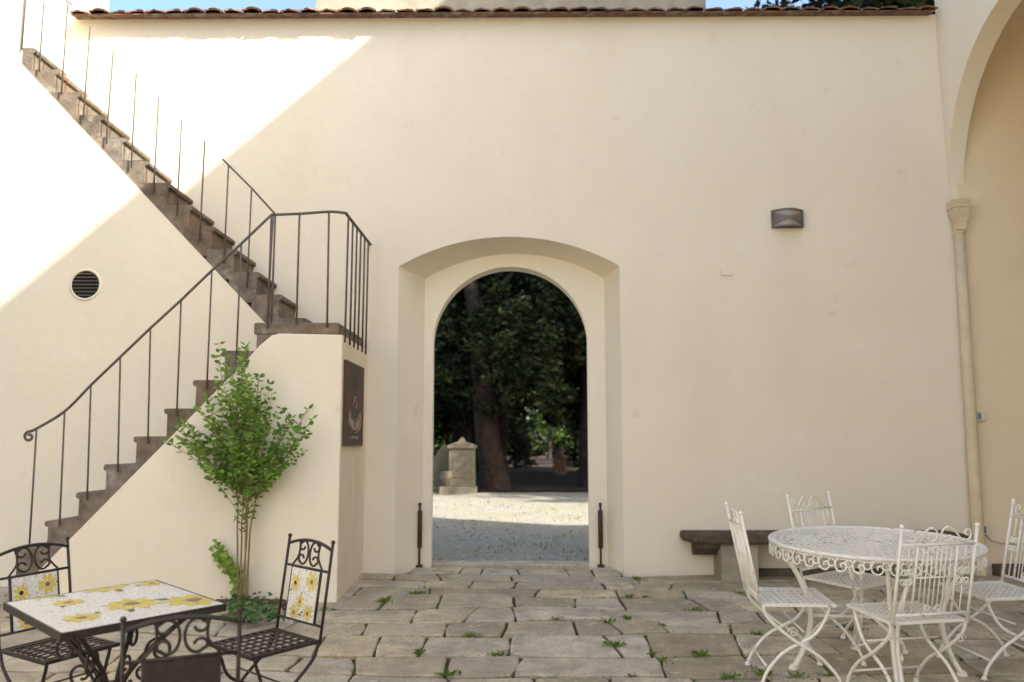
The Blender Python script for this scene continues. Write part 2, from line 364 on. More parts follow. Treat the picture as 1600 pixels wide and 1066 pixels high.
plane_with(O1, WX0, WX1, wz, 0, wb); ring(O1, O2, 0, REC, wb); ring(O2, O3, REC, REC, wb); ring(O3, O3, REC, REC + .10, wb)
O4 = opening(aL.x - .02, aR.x + .02, zs_a, aT.z + .02, 32)
ring(O3, O4, REC + .10, REC + .32, wb); plane_with(O4, WX0, WX1, wz, REC + .32, wb)
wb.add([(WX0, 0, wz), (WX1, 0, wz), (WX1, REC + .32, wz), (WX0, REC + .32, wz)], [(0, 1, 2, 3)])
wb.add([(WX0, 0, -.05), (WX0, 0, wz), (WX0, REC + .32, wz), (WX0, REC + .32, -.05)], [(0, 1, 2, 3)])
wb.add([(WX1, 0, -.05), (WX1, 0, wz), (WX1, REC + .32, wz), (WX1, REC + .32, -.05)], [(0, 1, 2, 3)])
wbody = wb.build('masonry', 'plaster', wall)
# plastered cove + tiled coping
CX0, CX1 = onY(122, 15, D).x, 3.97
co = MB().prism([(.0, .0), (-.02, -.012), (-.03, .012), (.40, .085), (.40, 0)], lambda a, b, d: (d, a, wz + b), CX0, CX1).build('coping_cornice', 'plaster', wall)
tw = 0.185; nt_ = int((CX1 - CX0) / tw)
tmesh = []
for v in range(3):
    t = MB(); n = 7; L = .62
    for k, (ya, za, rw) in enumerate(((-OVH, .0, .092), (L - OVH, .085, .075))):
        for i in range(n + 1):
            q = math.pi * i / n
            t.v.append((-math.cos(q) * rw + rnd(-.003, .003), ya + rnd(-.015, .012), za + .019 * math.sin(q) * (1 + .3 * v)))
    for i in range(n + 1):
        q = math.pi * i / n; t.v.append((-math.cos(q) * .078, -OVH, .019 * math.sin(q) * (1 + .3 * v) - .016))
    for i in range(n): t.f.append((i, i + 1, n + 2 + i, n + 1 + i)); t.sm.append(True); t.f.append((i, i + 1, 2 * n + 3 + i, 2 * n + 2 + i)); t.sm.append(False)
    tmesh.append(t.mesh('coping_tile', 'tile'))
under = MB().add([(CX0, -OVH + .02, ztile - .012), (CX1, -OVH + .02, ztile - .012), (CX1, .38, ztile + .062), (CX0, .38, ztile + .062), (CX0, -OVH + .02, ztile - .002), (CX1, -OVH + .02, ztile - .002), (CX1, .38, ztile + .08), (CX0, .38, ztile + .08)], [(0, 3, 2, 1), (4, 5, 6, 7), (0, 1, 5, 4), (1, 2, 6, 5), (2, 3, 7, 6), (3, 0, 4, 7)]).build('tile_bed', 'tile', wall)
for i in range(nt_ + 1):
    o = bpy.data.objects.new('coping_tile', random.choice(tmesh)); C.objects.link(o); o.parent = wall
    o.location = (CX0 + .09 + i * (CX1 - CX0 - .16) / nt_, rnd(-.02, .012), ztile + .002 + rnd(-.003, .007)); o.rotation_euler = (rnd(-.02, .02), rnd(-.05, .05), rnd(-.05, .05))
# raised masonry block behind the coping
bl, br = onY(497, 6, D + .5), onY(1100, 6, D + .5)
MB().box(bl.x, br.x, .42, 1.3, wz - .6, wz + 1.5).build('raised_masonry', 'benchleg', wall)
cpl = onY(1135, 425, D); MB().box(cpl.x - .055, cpl.x + .055, -.012, 0.0, cpl.z - .035, cpl.z + .035).build('cover_plate', 'plaster', wall, .003)
# stone threshold strip between the gate and the gravel
MB().box(iL.x + .01, iR.x - .01, REC + .06, REC + .30, -.04, .028).build('threshold', 'pave', wall, .01)

# ================================================================== HOUSE on the left (wall under the upper flight + taller block)
XH = onY(33, 90, YV).x           # where the upper flight meets the house
hs = thing('house', 'cream plastered house wall with a round vent beside the outside stair', 'house', loc=(-4, YV, 0))
zl = lambda px, py: onY(px, py, YV)
s0, s1 = zl(412, 503), zl(33, 100)
zf = FZ(YV) - .3
hb = MB().prism([(-9, zf), (XB - .25, zf), (XB - .25, 1.9), (s0.x, s0.z), (s1.x, s1.z), (XH, s1.z), (XH, 8.6), (-9, 8.6)], lambda a, b, d: (a + 4, d, b), 0, D - YV - .002)
hb.build('masonry', 'plaster', hs)
MB().box(-9 + 4, onY(170, 5, D + 1.7).x + 4, D - YV + .9, D - YV + 1.7, 0, 7.4).build('rear_wing', 'plaster', hs)
MB().box(-8.5 + 4, -5.7 + 4, -14 - YV, 3.2 - YV, -1.6, 6.2).build('added_bounce_wing', 'plaster', hs)  # unseen block added to cut side sky and bounce sun into the courtyard
MB().box(-8.8 + 4, -5.4 + 4, -14.2 - YV, 3.4 - YV, 6.201, 6.32).build('added_bounce_eaves', 'tile', hs)  # roof slab of the added unseen block
MB().box(-9 + 3.9, XH + 4 + .35, -.35, 3.0, 8.6, 8.72).build('eaves', 'tile', hs)

# ================================================================== STAIRCASE
st = thing('staircase', 'outside stone stair turning back on itself at a railed landing', 'staircase', loc=(-2.5, YF, 0))
SX, SY = -2.5, YF
fz = lambda px, py: onY(px, py, YF)
q0, q1, q2, q3, q4 = fz(40, 912), fz(385, 562), fz(405, 540), fz(432, 521), fz(537, 523)
zl0 = FZ(YF) - .3
body = MB().prism([(q0.x, zl0), (XB, zl0), (XB, q4.z)] + [(q3.x + .02, q3.z), (q3.x - .04, q3.z - .015), (q2.x, q2.z)] + [(q1.x, q1.z), (q0.x, q0.z)],
                  lambda a, b, d: (a - SX, d, b), 0, YV - YF - .002)
body.box(XB - .26 - SX, XB - SX, YV - YF - .002, D - SY - .004, zl0, q4.z)
body.build('flank_wall', 'plaster', st, .012)
nos = [fz(395, 504), fz(345, 548), fz(300, 594), fz(255, 638), fz(207, 682), fz(160, 726), fz(117, 770), fz(68, 814), fz(20, 858)]
zlanding = nos[0].z
def step_mesh(x0, x1, z1, z0, y0, y1, sgn, lip=.028):
    """tread with a rounded nose over a riser block; sgn = side of the nose"""
    m = MB(); t = .048
    prof = []
    xa = x0 if sgn < 0 else x1; xb = x1 if sgn < 0 else x0; d = -1 if sgn < 0 else 1
    for i in range(7):
        q = -90 + 180 * i / 6; prof.append((xa + d * (lip * math.cos(R(q)) * .6 + lip * .4), z1 - t / 2 + t / 2 * math.sin(R(q))))
    prof += [(xb, z1), (xb, z0), (xa, z0), (xa, z1 - t)]
    m.prism(prof, lambda a, b, dd: (a - SX + rnd(-.002, .002), dd + rnd(-.003, .003), b + rnd(-.002, .002)), y0 - SY, y1 - SY); return m
for i in range(1, len(nos)):
    step_mesh(nos[i].x + .03, nos[i - 1].x + .06, nos[i].z, nos[i].z - .30, YF + .012, YV - .004, -1).build('step', 'step', st, .006)
# landing slab
sl_m = MB(); t = .095
sl_m.box(nos[0].x + .005 - SX, XB - .035 - SX, .010, YV - SY, zlanding - t, zlanding)
sl_m.build('landing_slab', 'step', st, .012)
MB().prism([(nos[0].x + .03, zlanding - t), (nos[0].x + .03, zlanding - .33), (nos[0].x + .14, zlanding - .33), (nos[0].x + .30, zlanding - t)], lambda a, b, d: (a - SX, d, b), .014, .3).build('landing_bracket', 'step', st, .008)
MB().box(-2.2 - SX, XB - .035 - SX, YV - SY + .003, D - SY - .006, zlanding - .09, zlanding).build('landing_slab', 'step', st, .006)
# upper flight
un = [zl(p[0], p[1]) for p in ((478, 497), (441, 460), (406, 425), (371, 389), (336, 353), (301, 320), (266, 285), (231, 250), (196, 214), (161, 179), (126, 143), (91, 108), (56, 74))]
for i, q in enumerate(un):
    xl = un[i + 1].x if i + 1 < len(un) else XH
    if i == 0: step_mesh(xl - .07, q.x - .02, q.z, zlanding + .002, YV + .012, D - .004, 1).build('step', 'step', st, .006); continue
    # the stone end of every step is seen right down to the plastered slope
    step_mesh(xl - .07, q.x - .03, q.z, q.z - .27, YV + .012, D - .004, 1).build('step', 'step', st, .006)
# railing
rail_t = tag(thing('railing', None, None), None, None); rail_t.parent = st
for k_ in ('label', 'category'):
    if k_ in rail_t: del rail_t[k_]
def bar(name, pts, r, parent, n=8, m='rail', flat=1.0):
    return MB().tube([(p[0] - SX, p[1] - SY, p[2]) for p in pts], r, n, flat=flat).build(name, m, parent)
yb = YF - .012
low_top = [(57, 671), (101, 644), (142, 603), (188, 559), (235, 514), (283, 470), (331, 424), (377, 382), (424, 337)]
tops = [onY(a, b, yb) for a, b in low_top]
bots = [onY(a, b, yb) for a, b in ((46, 850), (93, 822), (136, 782), (184, 738), (231, 694), (276, 650), (323, 608), (369, 562), (418, 512))]
for a, b in zip(tops, bots): bar('baluster', [b, (a.x, a.y, a.z)], .0075, rail_t)
hr = [Vector(a) + Vector((0, 0, .006)) for a in tops]
sc = onY(50, 682, yb)
curl = [(a, yb, b) for a, b in spiral(sc.x - .022, sc.z - .002, .012, .042, 500, 90, 24)]
lead = crom(curl[-3:] + [tuple(hr[0] + Vector((.0, 0, 0)))] + [tuple(h) for h in hr[1:3]], 5)
bar('handrail', curl[:-3] + lead + [tuple(h) for h in hr[3:]], .0115, rail_t, 8)
ct = onY(540, 333, yb); yrail = D - .03
lt0 = Vector((hr[-1].x, yb, hr[-1].z))
bar('handrail', crom([lt0, onY(470, 334, yb), onY(515, 331, yb), ct], 6), .0115, rail_t)
end = onX(589, 401, XB + .012); end = Vector((XB + .012, min(end.y, D - .03), ct.z - .0))
bar('handrail', [ct, (XB + .012, D - .01, ct.z)], .013, rail_t)
for a, b in (((430, 337), (424, 505)), ((468, 336), (463, 507)), ((514, 333), (511, 512))):
    A_, B_ = onY(*a, yb), onY(*b, yb); bar('baluster', [B_, A_], .0085, rail_t)
zb = onY(538, 528, YF).z - .03
for i in range(6):
    y = YF + .06 + (D - .12 - YF - .06) * i / 5
    bar('baluster', [(XB + .006 + .004 * i % .006, y, zb), (XB + .012, y, ct.z)], .0085, rail_t)
yu = YV - .016
ub = [((427, 336), (418, 498)), ((393, 297), (386, 450)), ((357, 259), (350, 412)), ((320, 221), (312, 375)), ((284, 187), (276, 338)), ((248, 151), (240, 302)), ((213, 114), (205, 262)),
      ((177, 79), (166, 225)), ((141, 41), (130, 187)), ((106, 6), (96, 148)), ((71, -29), (61, 112)), ((45, -55), (34, 78))]
for a, b in ub: bar('baluster', [onY(*b, yu), onY(*a, yu)], .0072, rail_t)
bar('handrail', [onY(431, 336, yu), onY(393, 294, yu), onY(348, 249, yu)], .008, rail_t)
bar('handrail', [onY(45, -52, yu), onY(106, 3, yu), onY(112, 8, yu)], .007, rail_t)

# ================================================================== ARCADE BUILDING on the right
ab = thing('arcade_building', 'cream arcaded building with slender columns and a tall arch', 'building', loc=(XA, D, 0))
AT = 0.13; ZS = onY(1485, 318, D).z; RAD = 1.45; PIER = 0.24; EAVE = 9.54; XT = onY(1453, 22, D).x
nar = 6; y_end = D - .002
poly = []
yy = 0.0
# outline in (y, z): bottom edge made of arches, top the eave
yc = [-(0.004 + RAD) - i * (2 * RAD + PIER) for i in range(nar)]
poly.append((-.002, ZS))
for c in yc:
    poly += [(c + RAD * math.cos(R(180 * i / 28)), ZS + .02 + RAD * math.sin(R(180 * i / 28))) for i in range(29)]
poly += [(yc[-1] - RAD - PIER, ZS), (yc[-1] - RAD - PIER, EAVE), (-.002, EAVE)]
poly = poly[1:] if abs(poly[0][0] - poly[1][0]) < .003 and abs(poly[0][1] - poly[1][1]) < .003 else poly
lean = (XT - XA) / (onY(1453, 22, D).z - ZS)
def arc_pt(a, b, d):
    off = max(lean * 2.4, lean * max(0, b - ZS)) if d == 0 else 0
    return (off + d, a, b)
aw = MB().prism(poly, arc_pt, 0, AT); aw.build('arcade_wall', 'plaster', ab)
y_far = yc[-1] - RAD - PIER
# loggia behind: outer wall, ceiling, roof
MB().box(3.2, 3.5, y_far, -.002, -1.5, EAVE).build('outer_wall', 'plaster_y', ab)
MB().box(AT + .002, 3.198, y_far, -.004, 5.6, 5.75).build('loggia_ceiling', 'plaster', ab)
MB().box(AT + .002, 3.198, -.30, -.004, 5.76, EAVE - .1).build('end_wall', 'plaster', ab)
MB().box(-.30, 3.9, y_far, .4, EAVE + .002, EAVE + .14).build('roof', 'tile', ab)
MB().box(.07, 3.19, -.014, -.003, -.05, 5.58).build('loggia_end_plaster', 'plaster_y', ab)  # thin sheet giving the same wall its painted loggia shade
led = onY(1530, 886, D - .1)
MB().box(.16, 3.0, -.16, -.016, -.05, led.z + .02).build('stone_ledge', 'bench', ab, .012)
# columns: engaged at the wall, free further on
def column(y):
    c = tag(thing('column', None, None), None, None, kind=None); c.parent = ab
    for k_ in ('label', 'category'):
        if k_ in c: del c[k_]
    y0 = y - .001; base = FZ(D + y) - .05; w2 = .062
    MB().lathe([(.062, base), (.062, base + .10), (.052, base + .13), (.050, 1.2), (.044, ZS - .30)], (.036, y0 - .06, 0), 16).build('shaft', 'column', c)
    MB().lathe([(.046, 0), (.055, .006), (.055, .020), (.047, .026)], (.036, y0 - .06, ZS - .31), 16).build('astragal', 'column', c)
    m = MB()
    for (wd, z0, w1, z1) in ((.05, .028, .056, .10), (.056, .10, .075, .16), (.075, .16, .085, .235), (.095, .235, .095, .268), (.087, .268, .10, .31)):
        wd *= .85; w1 *= .85; xm, ym = .036, y0 - .076
        m.add([(xm - wd, ym - wd, z0), (xm + wd, ym - wd, z0), (xm + wd, ym + wd * .9, z0), (xm - wd, ym + wd * .9, z0), (xm - w1, ym - w1, z1), (xm + w1, ym - w1, z1), (xm + w1, ym + w1 * .85, z1), (xm - w1, ym + w1 * .85, z1)],
              [(0, 3, 2, 1), (4, 5, 6, 7), (0, 1, 5, 4), (1, 2, 6, 5), (2, 3, 7, 6), (3, 0, 4, 7)])
    o = m.build('capital', 'column', c, .004); o.location.z = ZS - .31
column(0.0)
for c in yc[:-1]: column(c - RAD - PIER / 2 + .08)

# ================================================================== SMALL FITTINGS
v0 = zl(134, 445); vr = .122
vt = thing('round_vent', 'round dark louvred vent in the house wall above the stair', 'vent', loc=(v0.x, YV, v0.z))
ringm = MB()
n = 40
for i in range(n):
    for (r_, y_) in ((vr + .022, -.002), (vr + .012, -.012), (vr, -.010), (vr - .004, .012)):
        q = 2 * math.pi * i / n; ringm.v.append((r_ * math.cos(q), y_, r_ * math.sin(q)))
for i in range(n):
    for k in range(3): a = i * 4 + k; b = ((i + 1) % n) * 4 + k; ringm.f.append((a, b, b + 1, a + 1)); ringm.sm.append(True)
ringm.build('rim', 'plaster', vt)
MB().prism([(math.cos(2 * math.pi * i / 32) * (vr - .001), math.sin(2 * math.pi * i / 32) * (vr - .001)) for i in range(32)], XZ(0), -.0035, -.0025).build('vent_shade_disc', 'dark', vt)  # flat black disc paints the dark depth behind the louvres
for i in range(7):
    z = -.096 + i * .032; hw = math.sqrt(max(0, (vr - .004) ** 2 - z * z))
    MB().add([(-hw, -.005, z + .006), (hw, -.005, z + .006), (hw, -.014, z - .002), (-hw, -.014, z - .002), (-hw, -.005, z + .003), (hw, -.005, z + .003), (hw, -.014, z - .005), (-hw, -.014, z - .005)],
             [(0, 1, 2, 3), (4, 7, 6, 5), (3, 2, 6, 7), (0, 4, 5, 1), (1, 5, 6, 2), (0, 3, 7, 4)]).build('louvre', 'rail', vt)

# sign on the block's right face (faces +X)
c1, c2, c3, c4 = [onX(a, b, XB + .02) for a, b in ((538, 563), (569, 573), (567, 695), (535, 699))]
sy0, sy1 = (c1.y + c4.y) / 2, (c2.y + c3.y) / 2; sz0, sz1 = (c3.z + c4.z) / 2, (c1.z + c2.z) / 2
sy0 = max(sy0, YF + .06); sy1 = min(sy1, D - .12)
sg = thing('wall_sign', 'tall dark brown sign board with a pale crest on the stair block', 'sign', loc=(XB, (sy0 + sy1) / 2, (sz0 + sz1) / 2))
hw, hh = (sy1 - sy0) / 2, (sz1 - sz0) / 2
MB().box(.004, .022, -hw, hw, -hh, hh).build('board', 'sign', sg, .003)
YZ = lambda a, b, d: (.0225 + d, a, b)
em = MB()
def stroke(pts, r): em.tube([YZ(a * hw, b * hh, .001) for a, b in pts], r, 6, flat=.5)
stroke([(.62 * math.sin(R(t)), -.42 - .26 * math.cos(R(t)) * 1.0) for t in range(-115, 116, 10)], .006)
stroke([(.44 * math.sin(R(t)), -.22 - .14 * math.cos(R(t))) for t in range(-80, 81, 10)], .005)
stroke([(.16 * math.sin(R(t)), .02 - .10 * math.cos(R(t))) for t in range(0, 361, 20)], .003)
em.build('crest_ring', 'signprint', sg)
for sgn in (-1, 1):
    MB().prism([(sgn * .04 * hw, -.62 * hh), (sgn * .10 * hw, -.40 * hh), (sgn * .50 * hw, -.32 * hh), (sgn * .52 * hw, -.48 * hh), (sgn * .30 * hw, -.60 * hh)][::sgn], YZ, 0, .002).build('crest_leaf', 'signprint', sg)
    MB().prism([(sgn * .66 * hw, -.30 * hh), (sgn * .58 * hw, -.16 * hh), (sgn * .50 * hw, -.22 * hh), (sgn * .56 * hw, -.34 * hh)][::sgn], YZ, 0, .002).build('crest_leaf', 'signprint', sg)
    MB().prism([(sgn * (.20 + .17 * math.cos(t)) * hw, (-.80 + .045 * math.sin(t)) * hh) for t in [i * .7 for i in range(9)]], YZ, 0, .002).build('lettering', 'signprint', sg)
MB().box(.0225, .0245, -.55 * hw, .55 * hw, -.807 * hh, -.793 * hh).build('lettering', 'signprint', sg)
MB().prism([(.09 * math.cos(t) * hw, (.17 + .035 * math.sin(t)) * hh) for t in [i * .7 for i in range(9)]], YZ, 0, .002).build('crest_dot', 'signprint', sg)
for i, wd in enumerate((.30, .42, .36)):
    MB().box(.0225, .0235, -wd * hw, wd * hw, (.60 - i * .10) * hh, (.615 - i * .10) * hh).build('lettering', 'rust', sg)

# bulkhead lamp
l0, l1 = onY(1205, 330, D), onY(1253, 357, D)
lc = (l0 + l1) / 2; lw, lh = (l1.x - l0.x) / 2, (l0.z - l1.z) / 2
lp = thing('wall_lamp', 'grey curved bulkhead lamp fixed high on the courtyard wall', 'lamp', loc=(lc.x, D, lc.z))
n = 16
def bow(x): return -.035 - .085 * math.cos(x * math.pi / 2)
def lamp_band(z0, z1, inset, m, name, zfun=None):
    b = MB()
    for i in range(n + 1):
        x = -1 + 2 * i / n; y = bow(x) + inset; a0 = z0 if not zfun else zfun(x)[0]; a1 = z1 if not zfun else zfun(x)[1]
        b.v += [(x * lw, y, a0), (x * lw, y, a1), (x * lw, y + .02, a0), (x * lw, y + .02, a1)]
    for i in range(n):
        a = i * 4; c = a + 4
        for f in ((a, c, c + 1, a + 1), (a + 2, a + 3, c + 3, c + 2), (a, a + 2, c + 2, c), (a + 1, c + 1, c + 3, a + 3)): b.f.append(f); b.sm.append(False)
    return b.build(name, m, lp)
lamp_band(-lh, -lh * .86, 0, 'lamp', 'rim'); lamp_band(lh * .86, lh, 0, 'lamp', 'rim')
lamp_band(-lh * .86, lh * .86, .016, 'glass', 'lens')
lamp_band(0, 0, 0.002, 'lamp', 'shield', lambda x: (-lh * (.18 + .55 * abs(x) ** 1.6), lh * (.18 + .55 * abs(x) ** 1.6)))
MB().box(-lw, lw, -.035, -.001, -lh, lh).build('back_plate', 'lamp', lp, .004)
for s_ in (-1, 1): MB().box(s_ * lw - .005, s_ * lw + .005, -.05, -.002, -lh * 1.01, lh * 1.01).build('end_cap', 'lamp', lp, .002)

# gate pintles
for (px, side, lab) in ((655, -1, 'rusty iron gate hinge bar low on the gateway jamb next to the sign side'), (939, 1, 'rusty iron gate hinge bar low on the gateway jamb next to the bench side')):
    yq = D + REC - .05; a, b = onY(px, 788, yq), onY(px, 886, yq)
    hp = thing('gate_hinge', None, None, None, (b.x, yq - D, max(b.z, .01))); hp.parent = wall
    h = a.z - b.z
    MB().tube([(0, 0, h * .30), (0, 0, h * .90)], .023, 10).build('sleeve', 'rust', hp)
    MB().tube([(0, 0, -.015), (0, 0, h)], .010, 8).build('pin', 'rust', hp)
    MB().box(-.03, .03, -.03, .03, -.02, .02).build('foot_block', 'rust', hp, .004)
    MB().ball((0, 0, h), .016).build('knob', 'rust', hp)
    MB().box(-.012, .012, -.012, .07, h * .66, h * .72).build('strap', 'rust', hp)

# electrical boxes in the loggia
for (px, py, lab) in ((1531, 651, 'small white socket box fixed at shoulder height on the loggia end wall'), (1539, 828, 'small white socket box just above the stone ledge with a cable')):
    e = onY(px, py, D - .03); eb = thing('socket_box', lab, 'socket', None, (e.x, D - .014, e.z))
    MB().box(-.034, .034, -.045, 0, -.042, .042).build('housing', 'plastic', eb, .006)
    MB().box(-.030, -.004, -.052, -.0455, -.026, .030).build('flap', 'grey', eb, .003)
cb = [onY(a, b, D - .03) for a, b in ((1541, 836), (1551, 845), (1575, 850), (1610, 849), (1660, 846))]
tag(MB().tube(crom([tuple(c) for c in cb], 6), .006, 6).build('power_cable', 'cable'), 'beige cable running along the loggia wall from the low socket', 'cable')

# ================================================================== STONE BENCH
b0, b1 = onY(1063, 832, D - .05), onF(1078, 850, .40)
bn = thing('stone_bench', 'dark weathered stone bench slab on a pedestal against the wall', 'bench', loc=(2.3, D, 0))
bz = onY(1150, 829, D - .06).z; bx0 = b0.x - 2.3; bx1 = 1.55
outl = [(bx0, -.01), (bx0 - .005, -.16), (bx0 + .06, -.33), (bx0 + .20, -.40), (bx0 + .5, -.415), (bx0 + .9, -.41), (bx1 - .3, -.42), (bx1, -.41), (bx1, -.01)]
bsl = MB()
nn = len(outl)
for (dz, ins) in ((-.085, .02), (-.06, 0.0), (-.015, 0.0), (0, .016)):
    for a, b in outl: bsl.v.append((a + (ins if a < 0 else -ins), b + (ins if b < -.05 else 0), bz + dz + rnd(-.004, .004)))
for k in range(3):
    for i in range(nn): bsl.f.append((k * nn + i, k * nn + (i + 1) % nn, (k + 1) * nn + (i + 1) % nn, (k + 1) * nn + i)); bsl.sm.append(False)
bsl.f.append(tuple(3 * nn + i for i in range(nn))); bsl.f.append(tuple(reversed(range(nn)))); bsl.sm += [False, False]
bsl.build('seat_slab', 'bench', bn, .006)
MB().prism([(-.02, bz - .087), (-.30, bz - .087), (-.30, bz - .13), (-.22, bz - .15), (-.17, bz - .20), (-.06, bz - .215), (-.02, bz - .19)], lambda a, b, d: (d, a, b), bx0 + .10, bx0 + .32).build('corbel', 'bench', bn, .012)
MB().box(bx0 + .30, bx0 + .62, -.33, -.01, -.08, bz - .088).build('pedestal', 'benchleg', bn, .01)
MB().box(bx1 - .6, bx1 - .3, -.33, -.01, -.08, bz - .088).build('pedestal', 'benchleg', bn, .01)
MB().box(bx0 + .63, bx1 - .61, -.10, -.008, -.06, .05).build('footing', 'bench', bn, .01)

# ================================================================== CHAIRS
def chair(style, name):
    wht = style == 'white'; m = 'white' if wht else 'iron'
    W, Dp, HT = (.42, .40, .93) if wht else (.345, .36, .88)
    t = thing(name, None, None)
    hwid = W / 2; yr = -Dp / 2; sz = .45
    k1 = (.11 if wht else .085)
    def B(x, z): return Vector((x, yr - k1 * (z - .40) / .55, z))
    r = .0083 if wht else .0070
    for s in (-1, 1):
        p = MB().tube([B(s * hwid, .43), B(s * hwid, HT)], r, 8); p.ball(B(s * hwid, HT + .008), r * 1.5); p.build('back_post', m, t)
        # crossing legs
        x = s * hwid
        la = crom([(x, yr + .0, sz - .01), (x, yr + .035, sz - .085), (x, yr + .16, sz - .19), (x, Dp / 2 - .10, .17), (x, Dp / 2 - .01, .075), (x, Dp / 2 + .02, 0.008)], 6)
        lg = MB().tube(la, r * 1.12, 8); lg.lathe([(r * 1.1, .022), (r * 2.0, .008), (r * 2.0, 0)], (x, Dp / 2 + .02, 0), 10); lg.build('leg', m, t)
        x2 = s * (hwid - .024)
        lb = crom([(x2, Dp / 2 - .03, sz - .012), (x2, Dp / 2 - .05, sz - .075), (x2, .08, .275), (x2, -.08, .185), (x2, yr + .03, .085), (x2, yr - .005, .008)], 6)
        lg = MB().tube(lb, r * 1.12, 8); lg.lathe([(r * 1.1, .022), (r * 2.0, .008), (r * 2.0, 0)], (x2, yr - .005, 0), 10); lg.build('leg', m, t)
    MB().tube([(-hwid + .024, yr + .02, .11), (hwid - .024, yr + .02, .11)], r * .75, 6).build('stretcher', m, t)
    MB().tube([(-hwid, Dp / 2 - .03, .10), (hwid, Dp / 2 - .03, .10)], r * .75, 6).build('stretcher', m, t)
    MB().tube([(-hwid, .02, sz - .15), (hwid, .02, sz - .15)], r * .6, 6).build('pivot_rod', m, t)
    # seat
    f = MB(); e = .016; y0, y1 = yr - .0, Dp / 2; th = .017
    f.box(-hwid - .004, hwid + .004, y0, y0 + e, sz - th, sz); f.box(-hwid - .004, hwid + .004, y1 - e, y1, sz - th, sz)
    f.box(-hwid - .004, -hwid - .004 + e, y0 + e, y1 - e, sz - th, sz - .001); f.box(hwid + .004 - e, hwid + .004, y0 + e, y1 - e, sz - th, sz - .001)
    f.build('seat_frame', m, t, .002)
    la = MB(); na, nb = (10, 10) if wht else (6, 8)
    wa = .011 if wht else .017
    for i in range(na):
        x = -hwid + .012 + (W - .024) * (i + .5) / na; la.box(x - wa / 2, x + wa / 2, y0 + e, y1 - e, sz - .008, sz - .004)
    for i in range(nb):
        y = y0 + e + (Dp - 2 * e) * (i + .5) / nb; la.box(-hwid + e - .004, hwid - e + .004, y - wa / 2, y + wa / 2, sz - .0035, sz - .0005)
    la.build('seat_lattice', m, t)
    tb = lambda pts, rr_, nm: MB().tube([B(a, b) for a, b in pts], rr_, 6).build(nm, m, t)
    if wht:
        zr, zb_, zm = HT - .085, .485, .675
        tb([(-hwid, zr), (hwid, zr)], .0075, 'back_rail'); tb([(-hwid, zb_), (hwid, zb_)], .0085, 'back_rail'); tb([(-.105, zm), (.105, zm)], .0045, 'back_rail')
        for s in (-1, 1):
            tb([(s * .112, zb_), (s * .112, zr)], .0065, 'back_bar'); tb([(s * .158, zb_), (s * .158, zm - .045)], .004, 'back_bar'); tb([(s * .158, zm + .055), (s * .158, zr)], .004, 'back_bar')
            for (a, b, st_) in ((-1, 1, 0), (1, 1, 90), (-1, -1, 180), (1, -1, 270)):
                tb(spiral(s * .158 + a * .0185, zm + .005 + b * .023, .020, .007, {(-1, 1): -45, (1, 1): 225, (-1, -1): 45, (1, -1): 135}[(a, b)], {(-1, 1): 430, (1, 1): -250, (-1, -1): -430, (1, -1): 610}[(a, b)], 22), .0042, 'scroll')
        for i in range(7): x = -.078 + .026 * i; tb([(x, zb_), (x, zr)], .0036, 'back_bar')
        for s in (-1, 1):
            tb(spiral(s * .030, zb_ + .028, .022, .008, 270, 270 + s * 470, 22), .0042, 'scroll')
        # crest: two waves with curled ends
        z0 = zr + .006
        tb([tuple(p)[:2] for p in [(v.x, v.y) for v in crom([(-.172, z0 + .012, 0), (-.13, z0 + .010, 0), (-.085, z0 + .055, 0), (-.045, z0 + .078, 0), (-.012, z0 + .055, 0), (-.018, z0 + .018, 0), (-.050, z0 + .010, 0), (-.062, z0 + .032, 0), (-.044, z0 + .042, 0)], 5)]], .0048, 'crest_scroll')
        tb([(v.x, v.y) for v in crom([(.060, z0 + .040, 0), (.070, z0 + .018, 0), (.040, z0 + .008, 0), (.012, z0 + .030, 0), (.022, z0 + .070, 0), (.055, z0 + .080, 0), (.095, z0 + .050, 0), (.135, z0 + .012, 0), (.172, z0 + .018, 0), (.178, z0 + .052, 0), (.156, z0 + .066, 0), (.142, z0 + .048, 0), (.156, z0 + .038, 0)], 5)], .0048, 'crest_scroll')
    else:
        ztop = lambda x: HT - .030 + .030 * (1 - (x / hwid) ** 2)
        tb([(x * hwid, ztop(x * hwid)) for x in [-1 + i / 8 for i in range(17)]], .008, 'back_rail')
        zc, zb_ = HT - .130, .505
        tb([(-hwid, zc), (hwid, zc)], .0065, 'back_rail'); tb([(-hwid, zb_), (hwid, zb_)], .0065, 'back_rail')
        for s in (-1, 1):
            # one C scroll each side of the middle
            cx = s * .043; zz = (zc + HT) / 2 + .004
            ell = [(cx + s * (-.036) * math.cos(R(q)), zz + .055 * math.sin(R(q))) for q in range(-130, 131, 13)]
            up = [(cx + s * .013 + .020 * s * math.cos(R(q)), zz + .030 + .018 * math.sin(R(q))) for q in range(60, -200, -26)]
            dn = [(a, 2 * zz - b) for a, b in up]
            tb(dn[::-1] + ell + up, .0055, 'scroll')
            tb([(v.x, v.y) for v in crom([(s * .082, ztop(.08), 0), (s * .076, zz + .02, 0), (s * .080, zz - .02, 0), (s * .120, zc, 0)], 5)], .005, 'scroll')
        # mosaic panel
        pw = .107; zp0, zp1 = zb_ + .006, zc - .006
        def BP(x, z, d): v = B(x, z); return (v.x, v.y + d, v.z)
        pl = MB().prism([(-pw, zp0), (pw, zp0), (pw, zp1), (-pw, zp1)], BP, -.002, .006).build('mosaic_panel', 'mosaic', t)
        MB().prism([(-pw - .004, zp0 - .002), (pw + .004, zp0 - .002), (pw + .004, zp1 + .002), (-pw - .004, zp1 + .002)], BP, -.009, -.0025).build('panel_back', 'iron', t)
